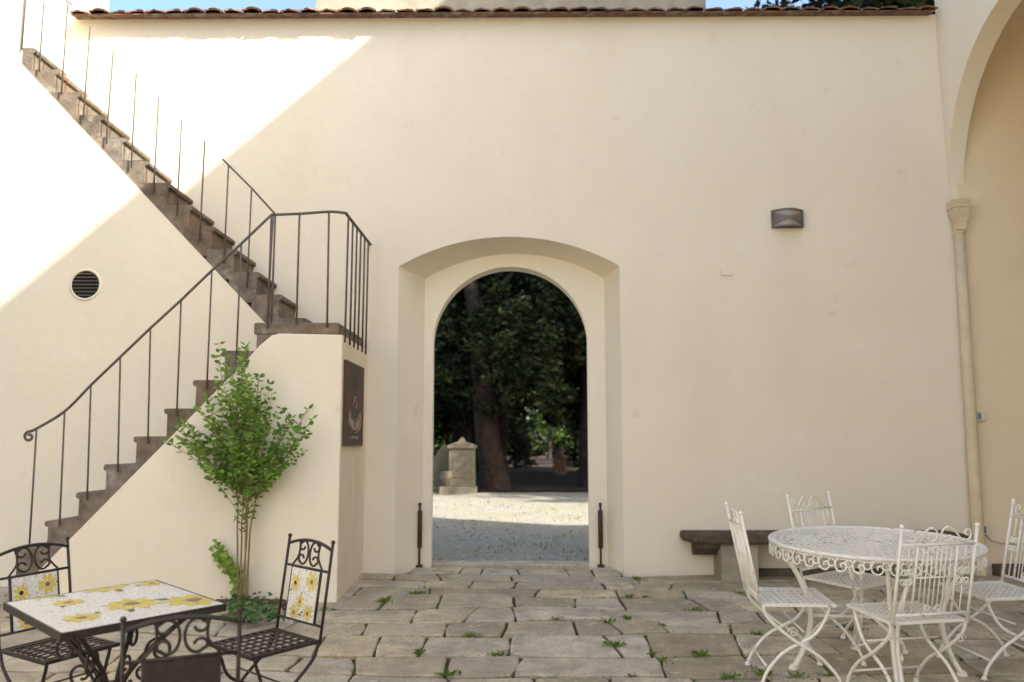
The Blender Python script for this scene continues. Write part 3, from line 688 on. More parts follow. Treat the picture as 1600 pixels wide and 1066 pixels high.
        for s in (-1, 1): tb([(s * (pw + .006), zb_), (s * (pw + .006), zc)], .0065, 'panel_frame')
        hsz = (zp1 - zp0)
        for (u, v, rr_) in ((-.55, .78, .050), (.62, .70, .042), (.10, .36, .036), (-.55, .16, .042), (.45, .12, .045)):
            flower(u * pw, zp0 + v * hsz, rr_, BP, .0065, t, clip=(-pw + .002, pw - .002, zp0 + .002, zp1 - .002), dark=u > .5)
    return t
def flower(cx, cz, r, fn, d, parent, clip=None, dark=False, pet=8, ph=0.3):
    pm = MB()
    def cl(p):
        if not clip: return p
        return (min(max(p[0], clip[0]), clip[1]), min(max(p[1], clip[2]), clip[3]))
    for k in range(pet):
        a = ph + 2 * math.pi * k / pet + rnd(-.08, .08); rl = r * rnd(.9, 1.1); ca, sa = math.cos(a), math.sin(a)
        o = [(r * .22, 0), (rl * .45, -r * .20), (rl * .72, -r * .19), (rl, 0), (rl * .72, r * .19), (rl * .45, r * .20)]
        o = [cl((cx + x * ca - y * sa, cz + x * sa + y * ca)) for x, y in o]
        pm.add([fn(a_, b_, d) for a_, b_ in o], [(0, 1, 2, 3, 4, 5)])
    pm.build('flower_petals', 'flower', parent)
    hm = MB(); hr_ = r * .26
    hm.add([fn(*cl((cx + hr_ * math.cos(q * .785), cz + hr_ * math.sin(q * .785))), d + .0006) for q in range(8)], [tuple(range(8))]); hm.build('flower_heart', 'heart_d' if dark else 'heart', parent)
    lf = MB(); a = ph + rnd(0, 6)
    o = [(r * .8, 0), (r * 1.05, -r * .14), (r * 1.35, 0), (r * 1.05, r * .14)]
    lf.add([fn(*cl((cx + x * math.cos(a) - y * math.sin(a), cz + x * math.sin(a) + y * math.cos(a))), d + .0003) for x, y in o], [(0, 1, 2, 3)]); lf.build('flower_leaf', 'flowerleaf', parent)

w0, w1_ = onF(1398, 825, .93), onF(1524, 820, .93); wang = math.degrees(math.atan2(w1_.y - w0.y, w1_.x - w0.x)) * .8
wfd = Vector((-math.sin(R(wang)), math.cos(R(wang)), 0)); wfc = (w0 + w1_) / 2 + wfd * (.20 + .106)
bt = onF(1260, 774, .93); bf = Vector((-math.sin(R(214)), math.cos(R(214)), 0)); bc = bt + bf * .306
wc = chair('white', 'garden_chair'); dc = chair('dark', 'mosaic_chair')
WCH = ((1.54, 5.11, -93, 'white wrought iron chair standing in front of the stone bench, seat towards the round table'),
       (wfc.x, wfc.y, wang, 'white wrought iron chair with its scrolled back overlapping the round table'),
       (bc.x, bc.y, 214, 'white wrought iron chair tucked between the round table and the wall below the lamp'),
       (2.79, 5.28, 97, 'white wrought iron chair on the loggia side of the round table'))
for i, (x, y, th, lab) in enumerate(WCH):
    o = wc if i == 0 else copy_tree(wc)
    on_floor(o, x, y, th); tag(o, lab, 'chair', 'white chairs round the white table')
# tops of the front dark chair's posts give its place
fa, fb = onF(208, 962, .89), onF(377, 948, .89); fm = (fa + fb) / 2; ang = math.degrees(math.atan2(fb.y - fa.y, fb.x - fa.x))
fd = Vector((-math.sin(R(ang)), math.cos(R(ang)), 0)); fc = fm + fd * (.18 + .075)
DCH = ((-2.09, 4.07, -121, 'dark iron chair with sunflower mosaic back facing out, below the foot of the stair'),
       (-1.185, 4.15, 140, 'dark iron chair with sunflower mosaic back, beside the leafy shrub'),
       (fc.x, fc.y, ang, 'dark iron chair seen from behind, its plain dark back plate hiding the mosaic'))
for i, (x, y, th, lab) in enumerate(DCH):
    o = dc if i == 0 else copy_tree(dc)
    on_floor(o, x, y, th); tag(o, lab, 'chair', 'dark iron chairs at the mosaic table')

# ================================================================== WHITE ROUND TABLE
wt = thing('round_table', 'round white wrought iron table with lattice top and scrolled apron', 'table')
TR = .575; TH = .74
MB().tube([(TR * math.cos(2 * math.pi * i / 64), TR * math.sin(2 * math.pi * i / 64), TH) for i in range(64)], .011, 8, closed=True).build('top_rim', 'white', wt)
def annulus(r0, r1, z0, z1, n=64):
    m = MB()
    for i in range(n):
        q = 2 * math.pi * i / n; c, s = math.cos(q), math.sin(q); m.v += [(r0 * c, r0 * s, z0), (r1 * c, r1 * s, z0), (r0 * c, r0 * s, z1), (r1 * c, r1 * s, z1)]
    for i in range(n):
        a = i * 4; b = ((i + 1) % n) * 4
        for f in ((a, b, b + 1, a + 1), (a + 2, a + 3, b + 3, b + 2), (a, a + 2, b + 2, b), (a + 1, b + 1, b + 3, a + 3)): m.f.append(f); m.sm.append(False)
    return m
lat = MB()
for (ra, rb) in ((.055, .070), (.095, .107), (.135, .147), (.175, .187), (.215, .230), (.262, .272), (.300, .310), (.338, .350), (.385, .400), (.430, .441), (.468, .479), (.506, .518), (.545, .562)):
    a = annulus(ra, rb, TH - .002, TH + .002); lat.add(a.v, a.f)
for i in range(54):
    q = 2 * math.pi * i / 54; c, s = math.cos(q), math.sin(q); r0 = .06 if i % 3 == 0 else (.18 if i % 3 == 1 else .30); wd = .0035
    lat.add([(r0 * c - wd * s, r0 * s + wd * c, TH - .0035), (.57 * c - wd * s, .57 * s + wd * c, TH - .0035), (.57 * c + wd * s, .57 * s - wd * c, TH - .0035), (r0 * c + wd * s, r0 * s - wd * c, TH - .0035),
             (r0 * c - wd * s, r0 * s + wd * c, TH + .0012), (.57 * c - wd * s, .57 * s + wd * c, TH + .0012), (.57 * c + wd * s, .57 * s - wd * c, TH + .0012), (r0 * c + wd * s, r0 * s - wd * c, TH + .0012)],
            [(0, 1, 2, 3), (4, 7, 6, 5), (0, 4, 5, 1), (2, 6, 7, 3)])
lat.lathe([(.058, TH - .003), (.058, TH + .0015)], n=20)
lat.build('top_lattice', 'white', wt)
scm = MB(); sw = .05
pts = [(v.x, v.y) for v in crom([(-.022, .0, 0), (-.040, -.022, 0), (-.034, -.058, 0), (-.004, -.068, 0), (.016, -.046, 0), (.006, -.024, 0), (-.012, -.030, 0), (-.010, -.044, 0)], 5)]
scm.tube([(a, -TR, TH - .012 + b) for a, b in pts], .0052, 6)
scm.tube([(.030 + .018 * math.cos(R(q)), -TR, TH - .036 + .020 * math.sin(R(q))) for q in range(90, 451, 30)], .0045, 6)
sme = scm.mesh('apron_scroll', 'white')
for i in range(40):
    o = bpy.data.objects.new('apron_scroll', sme); C.objects.link(o); o.parent = wt; o.rotation_euler = (0, 0, 2 * math.pi * i / 40)
MB().tube([(TR * .985 * math.cos(2 * math.pi * i / 48), TR * .985 * math.sin(2 * math.pi * i / 48), TH - .016) for i in range(48)], .006, 6, closed=True).build('apron_band', 'white', wt)
LA = [R(a) for a in (255, 345, 75, 165)]
for q in LA:
    c, s = math.cos(q), math.sin(q); lg = MB()
    for e in (-1, 1):
        def lp_(rad, z, off): return (rad * c - e * off * s, rad * s + e * off * c, z)
        lg.tube(crom([lp_(.52, TH - .015, .075), lp_(.47, TH - .12, .055), lp_(.40, .48, .030), lp_(.36, .30, .014), lp_(.40, .13, .012), lp_(.46, .012, .014)], 6), .0122, 8)
    lg.lathe([(.018, .03), (.030, .010), (.030, 0)], (.462 * c, .462 * s, 0), 10)
    lg.build('leg', 'white', wt)
    sp = spiral(.40, .15, .030, .010, 0, 420, 20); MB().tube([((a + .06) * c, (a + .06) * s, b + .06) for a, b in sp], .005, 6).build('leg_scroll', 'white', wt)
for a in (0, 1):
    c, s = math.cos(LA[a]), math.sin(LA[a]); z = .30 + a * .012
    MB().tube([(-.36 * c, -.36 * s, z), (.36 * c, .36 * s, z)], .010, 8).build('stretcher', 'white', wt)
MB().tube([(.30 * math.cos(2 * math.pi * i / 32), .30 * math.sin(2 * math.pi * i / 32), TH - .06) for i in range(32)], .007, 6, closed=True).build('brace_ring', 'white', wt)
on_floor(wt, 2.05, 5.17, 8)

# ================================================================== MOSAIC TABLE
mt = thing('mosaic_table', 'square mosaic table with yellow sunflowers on dark iron legs', 'table')
ca, cbv, cc_, cd_ = [onF(a, b, .735) for a, b in ((25, 937), (250, 905), (352, 940), (97, 988))]
tc_ = (ca + cbv + cc_ + cd_) / 4
ex = ((cbv - ca) + (cc_ - cd_)) / 2; ey = ((cbv - cc_) + (ca - cd_)) / 2     # table axes on the paving
tang = math.degrees(math.atan2(ex.y, ex.x)); TA, TB = ex.xy.length / 2, ey.xy.length / 2
on_floor(mt, tc_.x, tc_.y, tang)
inv = mt.matrix_world.inverted()
MB().box(-TA, TA, -TB, TB, .735 - .007, .735).build('mosaic_top', 'mosaic', mt)
fr = MB(); e = .008
fr.box(-TA - e, TA + e, -TB - e, -TB, .706, .7355); fr.box(-TA - e, TA + e, TB, TB + e, .706, .7355); fr.box(-TA - e, -TA, -TB, TB, .706, .7355); fr.box(TA, TA + e, -TB, TB, .706, .7355)
fr.box(-TA, TA, -TB, TB, .712, .7275)
fr.build('top_frame', 'iron', mt)
TOPF = lambda a, b, d: (a, b, .735 + d)
for (px, py, r_) in ((58, 931, .10), (163, 918, .115), (238, 912, .062), (206, 944, .115), (303, 938, .125), (107, 942, .068), (127, 966, .078), (75, 962, .03)):
    lp3 = inv @ onF(px, py, .735)
    if r_ > .05: flower(lp3.x, lp3.y, r_, TOPF, .0012, mt, clip=(-TA + .004, TA - .004, -TB + .004, TB - .004), pet=9, ph=rnd(0, 1))
for i in range(4):
    q = R(45 + 90 * i); c, s = math.cos(q), math.sin(q)
    MB().tube(crom([(.33 * c, .33 * s, .708), (.20 * c, .20 * s, .60), (.075 * c, .075 * s, .47), (.038 * c, .038 * s, .38), (.036 * c, .036 * s, .22), (.10 * c, .10 * s, .10), (.27 * c, .27 * s, .008)], 6), .0105, 8).build('leg', 'iron', mt)
    for (r0, z0, sg_) in ((.125, .45, 1), (.19, .545, -1)):
        sp = spiral(0, 0, .060, .016, 200, 200 + sg_ * 440, 22)
        MB().tube([((r0 + a) * c, (r0 + a) * s, z0 + b) for a, b in sp], .0065, 6).build('scroll', 'iron', mt)
MB().lathe([(.030, .20), (.044, .22), (.044, .40), (.030, .42)], n=12).build('collar', 'iron', mt)

# ================================================================== PLANTS
def leaf(mb, p, d, L, W, up=None):
    d = Vector(d).normalized(); s = d.cross(Vector((rnd(-1, 1), rnd(-1, 1), rnd(-1, 1)))).normalized(); nn_ = d.cross(s)
    fold = nn_ * W * .25; p = Vector(p)
    v = [p, p + d * L * .4 + s * W * .5 + fold, p + d * L * .75 + s * W * .33 + fold * .6, p + d * L, p + d * L * .75 - s * W * .33 + fold * .6, p + d * L * .4 - s * W * .5 + fold]
    o = len(mb.v); mb.v += [tuple(a) for a in v]; mb.f += [(o, o + 1, o + 2, o + 3), (o, o + 3, o + 4, o + 5)]; mb.sm += [False, False]
def fast(mb, name, m, parent):
    return raw(name, mb.v, mb.f, m, parent)
ysh = YF - .16
shb = thing('shrub', 'slender multi stemmed shrub with a bushy green crown against the stair', 'shrub')
base = onF(378, 930); base = Vector((onY(380, 905, ysh).x, ysh, FZ(ysh)))
on_floor(shb, base.x, ysh, 0); si = shb.matrix_world.inverted()
stems = []
for (b_, t_, top) in (((372, 905), (368, 765), (330, 690)), ((383, 905), (385, 765), (382, 600)), ((378, 905), (391, 770), (430, 680)), ((386, 905), (398, 760), (360, 620)), ((376, 905), (380, 790), (405, 590))):
    dy = rnd(-.05, .05); P = [si @ onY(*b_, ysh), si @ onY((b_[0] + t_[0]) / 2 + rnd(-2, 2), (b_[1] + t_[1]) / 2, ysh + dy * .5), si @ onY(*t_, ysh + dy), si @ onY(*top, ysh + dy * 2 - .04)]
    P[0].z = min(P[0].z, .02)
    pts_ = crom(P, 6); MB().tube(pts_, [.009 - .006 * i / (len(pts_) - 1) for i in range(len(pts_))], 6).build('stem', 'stem', shb); stems.append(pts_)
lv = MB(); tw_ = MB()
top_pt = si @ onY(375, 770, ysh)
tips = [(262, 690), (275, 668), (290, 655), (300, 705), (320, 720), (340, 735), (310, 640), (325, 620), (340, 600), (352, 562), (362, 580), (378, 545), (383, 552), (392, 590), (410, 600), (425, 615), (440, 640), (455, 650), (470, 668), (488, 655), (478, 680), (460, 700), (445, 722), (430, 735), (405, 745), (380, 750), (356, 690), (400, 680), (370, 640), (420, 660), (345, 660), (390, 640), (435, 690), (330, 685), (365, 715), (410, 715), (350, 550), (285, 690), (300, 678), (385, 610), (400, 625), (370, 600), (355, 625), (415, 640), (375, 665), (395, 700), (350, 735), (425, 705)]
for (tx, ty) in tips:
    for rep in range(2):
        end_ = si @ onY(tx + rnd(-16, 16) * (rep > 0), ty + rnd(-16, 16) * (rep > 0), ysh + rnd(-.26, .10))
        st_ = random.choice(stems)[random.randint(11, 15)]
        if ty < 600: st_ = random.choice(stems)[random.randint(13, 18)]
        mid = (st_ + end_) / 2 + Vector((0, 0, rnd(-.06, .03)))
        br_ = crom([st_, mid, end_], 9); tw_.tube(br_[::3], [.0032 - .0003 * j for j in range(len(br_[::3]))], 4)
        for j, p in enumerate(br_):
            if j < 5 or j % 1: continue
            dirv = (br_[-1] - st_).normalized()
            for s in (-1, 1):
                if random.random() < .8:
                    dd = dirv * .5 + Vector((s * rnd(.4, 1), rnd(-1, .5), rnd(-.7, .45))); leaf(lv, p, dd, rnd(.036, .062), rnd(.022, .036))
for s_pts in stems:
    for p in s_pts[8:]:
        for _ in range(3): leaf(lv, p, (rnd(-1, 1), rnd(-1, .5), rnd(-.4, .6)), rnd(.03, .05), rnd(.018, .028))
fast(lv, 'crown', 'leaf', shb); tw_.build('twigs', 'stem', shb)
# climbing vine at its foot
vn = thing('climbing_vine', 'yellow green ivy sprig climbing the wall beside the shrub stems', 'vine', None)
vb = Vector((onY(372, 900, YF - .06).x, YF - .06, FZ(YF - .06))); on_floor(vn, vb.x, vb.y, 0); vi = vn.matrix_world.inverted()
vs_ = crom([vi @ onY(a, b, YF - .05) for a, b in ((374, 925), (372, 905), (362, 885), (348, 872), (342, 850))], 6)
MB().tube(vs_, .004, 5).build('stem', 'stem', vn)
vl = MB()
def broad(mb, p, nrm, size):
    nrm = Vector(nrm).normalized(); u = nrm.orthogonal().normalized(); u.rotate(Matrix.Rotation(rnd(0, 6.28), 3, nrm)); v = nrm.cross(u); p = Vector(p)
    pr = [(0, .0), (.45, -.18), (.62, .25), (.30, .52), (.0, .95), (-.30, .52), (-.62, .25), (-.45, -.18)]
    o = len(mb.v); mb.v += [tuple(p + u * a * size + v * b * size + nrm * (abs(a) * .18 * size)) for a, b in pr]
    mb.f += [(o, o + 1, o + 2, o + 3), (o, o + 3, o + 4, o + 5), (o, o + 5, o + 6, o + 7)]; mb.sm += [False] * 3
for p in vs_:
    for _ in range(4): broad(vl, p + Vector((rnd(-.045, .045), rnd(-.05, 0), rnd(-.03, .03))), (rnd(-.4, .4), -1, rnd(-.2, .6)), rnd(.025, .045))
fast(vl, 'leaves', 'leaf_y', vn)
# dark ground cover in a soil bed with edging stones
gc = thing('ground_cover_plant', 'low dark green leafy ground cover growing at the foot of the shrub', 'plant')
gx = onF(385, 955); on_floor(gc, gx.x, YF - .22, 0); gi = gc.matrix_world.inverted()
gl = MB()
for _ in range(420):
    px_ = random.gauss(390, 24); py_ = random.gauss(943, 13)
    if not (345 < px_ < 450 and 905 < py_ < 972): continue
    p = gi @ onF(px_, min(py_ + 10, 968), rnd(.02, .10)); broad(gl, p, (rnd(-.6, .6), rnd(-.9, .2), 1), rnd(.02, .042))
fast(gl, 'leaves', 'leaf_d', gc)
sd = onF(395, 955)
bed = MB()
pb = [(onF(a, b).x, onF(a, b).y) for a, b in ((330, 950), (375, 972), (425, 968), (455, 948), (440, 938), (340, 938))]
bed.prism(pb, lambda a, b, d: (a, b, FZ(b) + d), -.01, .022)
bed_o = bed.build('soil_bed', 'mud'); tag(bed_o, 'small patch of brown soil under the shrub', None, kind='structure')
for i, (px, py, s_) in enumerate(((428, 962, .10), (405, 972, .09), (352, 962, .10))):
    p = onF(px, py); k = MB()
    k.lathe([(s_ * .55, -.02), (s_ * .62, .02), (s_ * .5, .05), (s_ * .2, .062)], n=7)
    o = k.build('edging_stone', 'pave', bed_o, .01); o.location = p; o.rotation_euler = (0, 0, i); o.scale = (1.2, .8, 1)
# fallen dry leaves in the bed
dl = MB()
for _ in range(60): leaf(dl, onF(rnd(345, 450), rnd(945, 968), .03), (rnd(-1, 1), rnd(-1, 1), .1), .03, .018)
dlo = fast(dl, 'dry_leaves', 'rust', bed_o); dlo['kind'] = 'stuff'
# weeds in the joints
wme = []
for v in range(4):
    wm = MB()
    for _ in range(34 + 8 * v):
        a = rnd(0, 6.28); r_ = min(.06, abs(random.gauss(0, .026))); leaf(wm, (r_ * math.cos(a) * 1.5, r_ * math.sin(a) * .8, rnd(0, .018)), (math.cos(a), math.sin(a), rnd(.2, 1.4)), rnd(.018, .034), rnd(.007, .013))
    me = bpy.data.meshes.new('weed_tuft'); me.from_pydata(wm.v, [], wm.f); me.materials.append(M['weed']); wme.append(me)
spots = [(985, 934), (965, 905), (1005, 928), (980, 968), (938, 973), (868, 972), (780, 1030), (1020, 1022), (1060, 1033), (1100, 1032), (1140, 1057), (1045, 978), (1215, 1055), (1140, 927), (1085, 952), (650, 933), (552, 941), (505, 952), (525, 948), (520, 930), (672, 1016), (1300, 1060), (737, 988), (640, 1020), (1170, 1052), (990, 1062), (1550, 1058), (905, 1010), (1250, 1062), (1180, 990), (1330, 985), (700, 1055), (515, 935)]
for i, (px, py) in enumerate(spots):
    o = bpy.data.objects.new('weed_tuft', wme[i % 4]); C.objects.link(o); p = onF(px, py)
    if abs(p.x) < 4:
        ry = min((wav(r_, p.x) for r_ in rows), key=lambda v: abs(v - p.y)); jn = min(((j[0] + j[2] * 2 * (p.y - j[1]) / (j[3] - j[4])) for j in joints if j[4] < p.y < j[3]), key=lambda v: abs(v - p.x), default=99)
        if abs(jn - p.x) < abs(ry - p.y) * 1.6: p.x = jn
        else: p.y = ry
        p.z = FZ(p.y)
    o.location = (p.x, p.y, p.z - .006)
    s_ = rnd(.45, 1.35); o.scale = (s_, s_, s_ * rnd(.7, 1.1)); o.rotation_euler = (math.atan(SLOPE), 0, rnd(0, 6.28))
    tag(o, 'small green weed tuft growing in a joint of the paving', 'weed', 'weeds in the paving joints')
# moss along the joints, far too many blades to count
ms = MB()
for (x, y, ln, yt, yb_2) in joints:
    if random.random() < .35 or abs(x) > 3.6: continue
    for _ in range(random.randint(5, 22)):
        t = rnd(-.5, .5) * (yt - yb_2) * .9
        xx = x + rnd(-.012, .012) + ln * t * 2 / max(.1, (yt - yb_2)); y2 = y + t
        leaf(ms, (xx, y2, FZ(y2) - .012), (rnd(-1, 1), rnd(-1, 1), rnd(.4, 1.6)), rnd(.010, .02), rnd(.005, .009))
for yy_ in rows[1:]:
    for _ in range(520):
        x = rnd(-3.2, 3.6)
        if math.sin(x * 2.7 + yy_ * 9) + math.sin(x * 6.1 + yy_ * 4) < .75: continue
        y2 = wav(yy_, x) + rnd(-.01, .01); leaf(ms, (x, y2, FZ(y2) - .012), (rnd(-1, 1), rnd(-1, 1), rnd(.4, 1.6)), rnd(.010, .02), rnd(.005, .009))
mo = fast(ms, 'joint_moss', 'weed', None); tag(mo, 'fine moss and grass lining the paving joints', 'moss', kind='stuff')

# ================================================================== BEYOND THE GATE
def crown_mesh(name, blobs, n, size, m, seed):
    rs = random.Random(seed); vs = []; fs = []
    tot = sum(b[3] ** 2 for b in blobs)
    for (bx, by, bz_, br_) in blobs:
        cl_ = int(n * br_ ** 2 / tot)
        nsub = max(6, cl_ // 45)
        subs = []
        for _ in range(nsub):
            d = Vector((rs.gauss(0, 1), rs.gauss(0, 1), rs.gauss(0, 1))).normalized() * br_ * (rs.random() ** .45); subs.append((Vector((bx, by, bz_)) + d, br_ * rs.uniform(.10, .24)))
        for _ in range(cl_):
            c, sr = rs.choice(subs); p = c + Vector((rs.gauss(0, .5), rs.gauss(0, .5), rs.gauss(0, .42))) * sr
            u = Vector((rs.gauss(0, 1), rs.gauss(0, 1), rs.gauss(0, .5))).normalized(); v = u.orthogonal().normalized(); v.rotate(Matrix.Rotation(rs.uniform(0, 6.28), 3, u))
            L = size * rs.uniform(.6, 1.4); o = len(vs)
            vs += [p - u * L * .5, p + v * L * .28, p + u * L * .5, p - v * L * .28]; fs.append((o, o + 1, o + 2, o + 3))
    me = bpy.data.meshes.new(name); me.from_pydata([tuple(v) for v in vs], [], fs); me.materials.append(M[m]); return me
def blobs(seed, h0, h1, rad, n=16):
    rs = random.Random(seed); out = []
    for i in range(n):
        t = (i + .5) / n; z = h0 + (h1 - h0) * t; rr_ = rad * (1 - .75 * (t - .25) ** 2 * 1.6) * rs.uniform(.4, .75); a = rs.uniform(0, 6.28)
        out.append((math.cos(a) * rr_, math.sin(a) * rr_, z, rad * rs.uniform(.38, .6)))
    return out
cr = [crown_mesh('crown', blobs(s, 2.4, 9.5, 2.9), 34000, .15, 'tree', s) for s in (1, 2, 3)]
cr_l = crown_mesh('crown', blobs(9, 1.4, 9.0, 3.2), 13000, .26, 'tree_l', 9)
def trunk_mesh(seed, h, r0, ln):
    rs = random.Random(seed); m = MB(); pts = [(0, 0, -.15), (0, 0, .25)]; x = y = 0
    for i in range(1, 9): x += ln * .5 + rs.uniform(-.08, .08); y += rs.uniform(-.10, .10); pts.append((x, y, .25 + (h - .25) * i / 8))
    c = crom(pts, 3); N = len(c); m.tube(c, [r0 * (1.5 if i == 0 else 1.18 if i < 4 else 1) * (1 - .75 * i / N) for i in range(N)], 12)
    for k in range(7):
        i0 = int(N * (.35 + .08 * k)); p = c[min(i0, N - 2)]; a = rs.uniform(0, 6.28); L = rs.uniform(1.2, 2.4)
        m.tube(crom([p, p + Vector((math.cos(a) * L * .5, math.sin(a) * L * .5, L * .35)), p + Vector((math.cos(a) * L, math.sin(a) * L, L * .9))], 4), [r0 * .32 * (1 - .8 * j / 8) for j in range(9)], 8)
    return m.mesh('trunk', 'bark')
tk = [trunk_mesh(1, 8, .36, -.22), trunk_mesh(2, 8, .36, .05), trunk_mesh(3, 8, .30, -.05)]
TREES = [((772, 765), 22.3, 0, 0, 1.05, 0, 'big dark evergreen tree with a thick leaning trunk beside the monument'),
         (None, (1.9, 23.0), 1, 1, 1.0, 1.1, 'dark evergreen tree shading the avenue entrance on the arcade side'),
         (None, (-3.3, 25.5), 2, 1, 1.0, 2.0, 'dark evergreen tree behind the marble monument'),
         (None, (-2.1, 29.5), 1, 2, 1.1, 4.0, 'dark evergreen tree in the second pair along the avenue, monument side'),
         (None, (2.9, 29.0), 0, 2, 1.1, 3.0, 'dark evergreen tree in the second pair along the avenue, arcade side'),
         (None, (-2.4, 37), 0, 1, 1.15, 5.0, 'dark evergreen tree deeper in the avenue, monument side'),
         (None, (3.5, 37), 2, 2, 1.15, .5, 'dark evergreen tree deeper in the avenue, arcade side'),
         (None, (-2.6, 46), 2, 2, 1.2, .9, 'evergreen tree near the far end of the avenue, monument side'),
         (None, (4.2, 46), 1, 1, 1.2, 2.4, 'evergreen tree near the far end of the avenue, arcade side'),
         (None, (-7.5, 24), 1, 1, 1.15, 2.7, 'evergreen tree standing well to the house side of the avenue'),
         (None, (-7, 33), 0, 2, 1.2, 1.7, 'evergreen tree behind the house side row of the avenue'),
         (None, (7.6, 20.6), 1, 0, 1.35, 3.3, 'tall dark evergreen tree whose top shows above the wall by the arcade'),
         (None, (12.5, 17.5), 0, 1, 1.5, .4, 'very tall evergreen tree standing beyond the arcade building'),
         (None, (7.8, 28.5), 2, 2, 1.3, 1.4, 'evergreen tree behind the arcade side row of the avenue'),
         (None, (9.8, 16.6), 2, 1, 1.65, 4.4, 'very tall evergreen tree just beyond the wall behind the arcade building'),
         (None, (5.9, 24.5), 1, 2, 1.45, 5.5, 'tall evergreen tree behind the avenue entrance on the arcade side'),
         (None, (11.5, 22), 0, 1, 1.6, 5.1, 'tall evergreen tree between the avenue and the tallest trees'),
         (None, (-.75, 27), 2, 2, 1.25, 3.9, 'evergreen tree spreading its crown over the avenue behind the first trees'),
         (None, (-5.2, 28.5), 1, 2, 1.3, 0.3, 'evergreen tree between the two rows on the monument side'),
         (None, (4.8, 33.5), 2, 1, 1.3, 1.9, 'evergreen tree between the two rows on the arcade side'),
         (None, (-4.6, 41), 0, 1, 1.3, 2.9, 'evergreen tree beside the far monument side row'),
         (None, (-1.6, 34), 2, 2, 1.35, 5.9, 'evergreen tree leaning its crown over the middle of the avenue'),
         (None, (-1.3, 50), 1, 1, 1.2, 3.1, 'evergreen tree before the far end of the avenue'),
         (None, (-6.0, 52), 0, 2, 1.3, 4.1, 'evergreen tree at the far monument side corner of the avenue'),
         (None, (7.5, 54), 2, 2, 1.3, 2.1, 'evergreen tree at the far arcade side corner of the avenue'),
         (None, (-7.2, 4.3), 1, 2, .80, .7, 'unseen evergreen tree added on the left to dim the light on the house wall'),  # out of view, added to block sky light from the stair wall
         (None, (16, 23.0), 0, 1, 1.5, 2.2, 'very tall evergreen tree farther beyond the arcade building'),
         ]
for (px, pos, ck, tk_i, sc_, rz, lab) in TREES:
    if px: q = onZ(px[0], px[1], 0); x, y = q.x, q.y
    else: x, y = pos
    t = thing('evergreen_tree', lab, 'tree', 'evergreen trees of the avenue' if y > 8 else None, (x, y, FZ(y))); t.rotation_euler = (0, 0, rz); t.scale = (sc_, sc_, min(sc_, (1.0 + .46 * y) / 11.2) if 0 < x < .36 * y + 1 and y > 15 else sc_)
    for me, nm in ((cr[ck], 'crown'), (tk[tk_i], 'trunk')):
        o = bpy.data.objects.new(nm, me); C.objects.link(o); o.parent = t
for (x, y, s_, lab) in ((2.15, 64, .52, 'sunlit light green tree closing the far end of the avenue'), (-7.5, 68, .8, 'light green tree at the far end, behind the avenue on the monument side'), (10.5, 70, .8, 'light green tree at the far end, behind the avenue on the arcade side')):
    t = thing('broadleaf_tree', lab, 'tree', 'light green trees at the end of the avenue', (x, y, 0)); t.scale = (s_,) * 3
    for me, nm in ((cr_l, 'crown'), (tk[1], 'trunk')):
        o = bpy.data.objects.new(nm, me); C.objects.link(o); o.parent = t
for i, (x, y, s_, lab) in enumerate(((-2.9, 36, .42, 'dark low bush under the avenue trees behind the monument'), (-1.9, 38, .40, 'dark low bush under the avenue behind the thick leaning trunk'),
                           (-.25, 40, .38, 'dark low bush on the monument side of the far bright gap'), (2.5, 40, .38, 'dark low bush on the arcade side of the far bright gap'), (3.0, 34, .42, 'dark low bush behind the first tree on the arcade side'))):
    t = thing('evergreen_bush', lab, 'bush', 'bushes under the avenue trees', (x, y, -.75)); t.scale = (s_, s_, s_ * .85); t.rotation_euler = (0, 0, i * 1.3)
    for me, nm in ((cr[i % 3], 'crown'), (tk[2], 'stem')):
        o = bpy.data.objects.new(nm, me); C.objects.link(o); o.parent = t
# marble monument by the trees
mz = onZ(722, 767, 0); my = mz.y - .6
A0, A1 = onY(703, 767, my), onY(744, 690, my)
mn = thing('stone_monument', 'weathered pale marble tomb monument with a pointed top beside the trees', 'monument', None, (onY(722, 767, my).x, my, 0))
mw = (A1.x - A0.x) / 2; mh = A1.z
MB().box(-mw * 1.15, mw * 1.15, -.3, .3, -.05, .14).build('plinth', 'marble', mn, .02)
MB().box(-mw, mw, -.2, .2, .141, mh * .86).build('shaft', 'marble', mn, .015)
MB().box(-mw * 1.12, mw * 1.12, -.25, .25, mh * .861, mh * .93).build('cornice', 'marble', mn, .015)
MB().prism([(-mw * 1.05, mh * .931), (mw * 1.05, mh * .931), (mw * .3, mh * 1.0), (0, mh * 1.10), (-mw * .3, mh * 1.0)], XZ(0), -.2, .2).build('pediment', 'marble', mn, .01)
MB().box(-mw * .7, mw * .7, -.215, -.201, .35, mh * .7).build('inscription_panel', 'marble', mn, .004)
ur = onZ(697, 765, 0); uy = my - .5; ux = onY(697, 765, uy).x
un_ = thing('stone_urn', 'small pale stone urn at the foot of the marble monument', 'urn', None, (ux, uy, 0))
MB().box(-.15, .15, -.15, .15, -.04, .16).build('pedestal', 'marble', un_, .01)
MB().lathe([(.06, .161), (.05, .22), (.14, .32), (.16, .42), (.12, .46), (.15, .50), (.02, .51)], n=14).build('bowl', 'marble', un_)
m2 = thing('low_tomb', 'low pale stepped tomb slab leaning beside the monument', 'tomb', None, (onY(690, 760, my + .3).x, my + .35, 0))
MB().prism([(-.35, 0), (.35, 0), (.30, .9), (.05, 1.15), (-.2, .8), (-.32, .75)], XZ(0), -.12, .12).build('slab', 'marble', m2, .02)
MB().box(-.45, .45, -.2, .2, -.05, .12).build('base', 'marble', m2, .02)
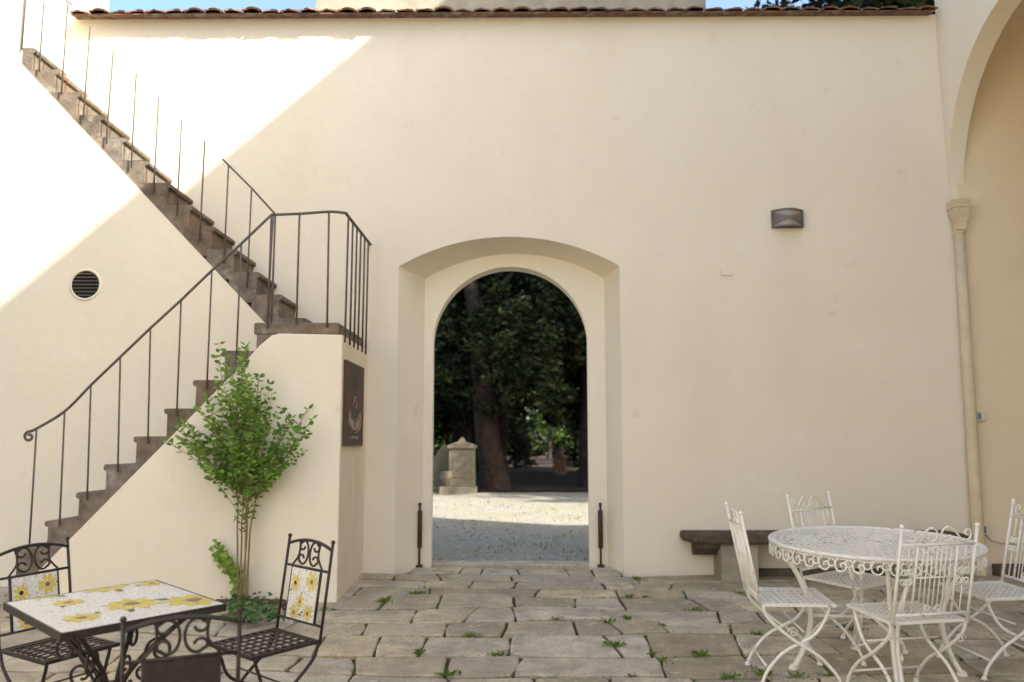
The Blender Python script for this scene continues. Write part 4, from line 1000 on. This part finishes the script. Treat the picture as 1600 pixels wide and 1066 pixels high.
# far end: small post and step catching the light
fp = onZ(875, 742, 0); f2 = thing('gate_pier', 'short reddish pier with a pale cap at the end of the avenue', 'pier', None, (fp.x, fp.y, 0))
hh2 = onY(875, 716, fp.y).z
MB().box(-.22, .22, -.22, .22, -.05, hh2).build('shaft', 'tile', f2, .02); MB().lathe([(.30, 0), (.30, .08), (.12, .14), (.2, .3), (.05, .42)], (0, 0, hh2 + .001), 12).build('cap', 'marble', f2)
# grass blades and pebbles of the yard (uncountable)
gm = MB(); rs = random.Random(4)
for _ in range(2800):
    y = D + .8 + 13 * rs.random() ** 1.4; x = rs.uniform(-.16, .16) * y
    if math.sin(x * 2.1 + y * 1.3) + math.sin(x * 5.3 - y * 2.9) + rs.uniform(-.9, .9) < .2: continue
    leaf(gm, (x, y, -.022), (rs.uniform(-1, 1), rs.uniform(-1, 1), rs.uniform(.3, 1.3)), rs.uniform(.02, .055), rs.uniform(.008, .016))
go = fast(gm, 'yard_grass', 'grass', None); tag(go, 'thin grass growing through the gravel beyond the gateway', 'grass', kind='stuff')
pm = MB()
for _ in range(2600):
    y = D + .75 + 5 * rs.random() ** 1.3; x = rs.uniform(-.15, .15) * y; s_ = rs.uniform(.008, .024); a = rs.uniform(0, 3.1); c, s2 = math.cos(a) * s_, math.sin(a) * s_; o = len(pm.v)
    pm.v += [(x + c, y + s2, -.02), (x - s2 * .8, y + c * .8, -.02), (x - c, y - s2, -.02), (x + s2 * .8, y - c * .8, -.02), (x, y, -.02 + s_ * .8)]
    pm.f += [(o, o + 1, o + 4), (o + 1, o + 2, o + 4), (o + 2, o + 3, o + 4), (o + 3, o, o + 4)]; pm.sm += [False] * 4
po = fast(pm, 'yard_pebbles', 'pebble', None); tag(po, 'loose grey pebbles on the ground beyond the gateway', 'gravel', kind='stuff')

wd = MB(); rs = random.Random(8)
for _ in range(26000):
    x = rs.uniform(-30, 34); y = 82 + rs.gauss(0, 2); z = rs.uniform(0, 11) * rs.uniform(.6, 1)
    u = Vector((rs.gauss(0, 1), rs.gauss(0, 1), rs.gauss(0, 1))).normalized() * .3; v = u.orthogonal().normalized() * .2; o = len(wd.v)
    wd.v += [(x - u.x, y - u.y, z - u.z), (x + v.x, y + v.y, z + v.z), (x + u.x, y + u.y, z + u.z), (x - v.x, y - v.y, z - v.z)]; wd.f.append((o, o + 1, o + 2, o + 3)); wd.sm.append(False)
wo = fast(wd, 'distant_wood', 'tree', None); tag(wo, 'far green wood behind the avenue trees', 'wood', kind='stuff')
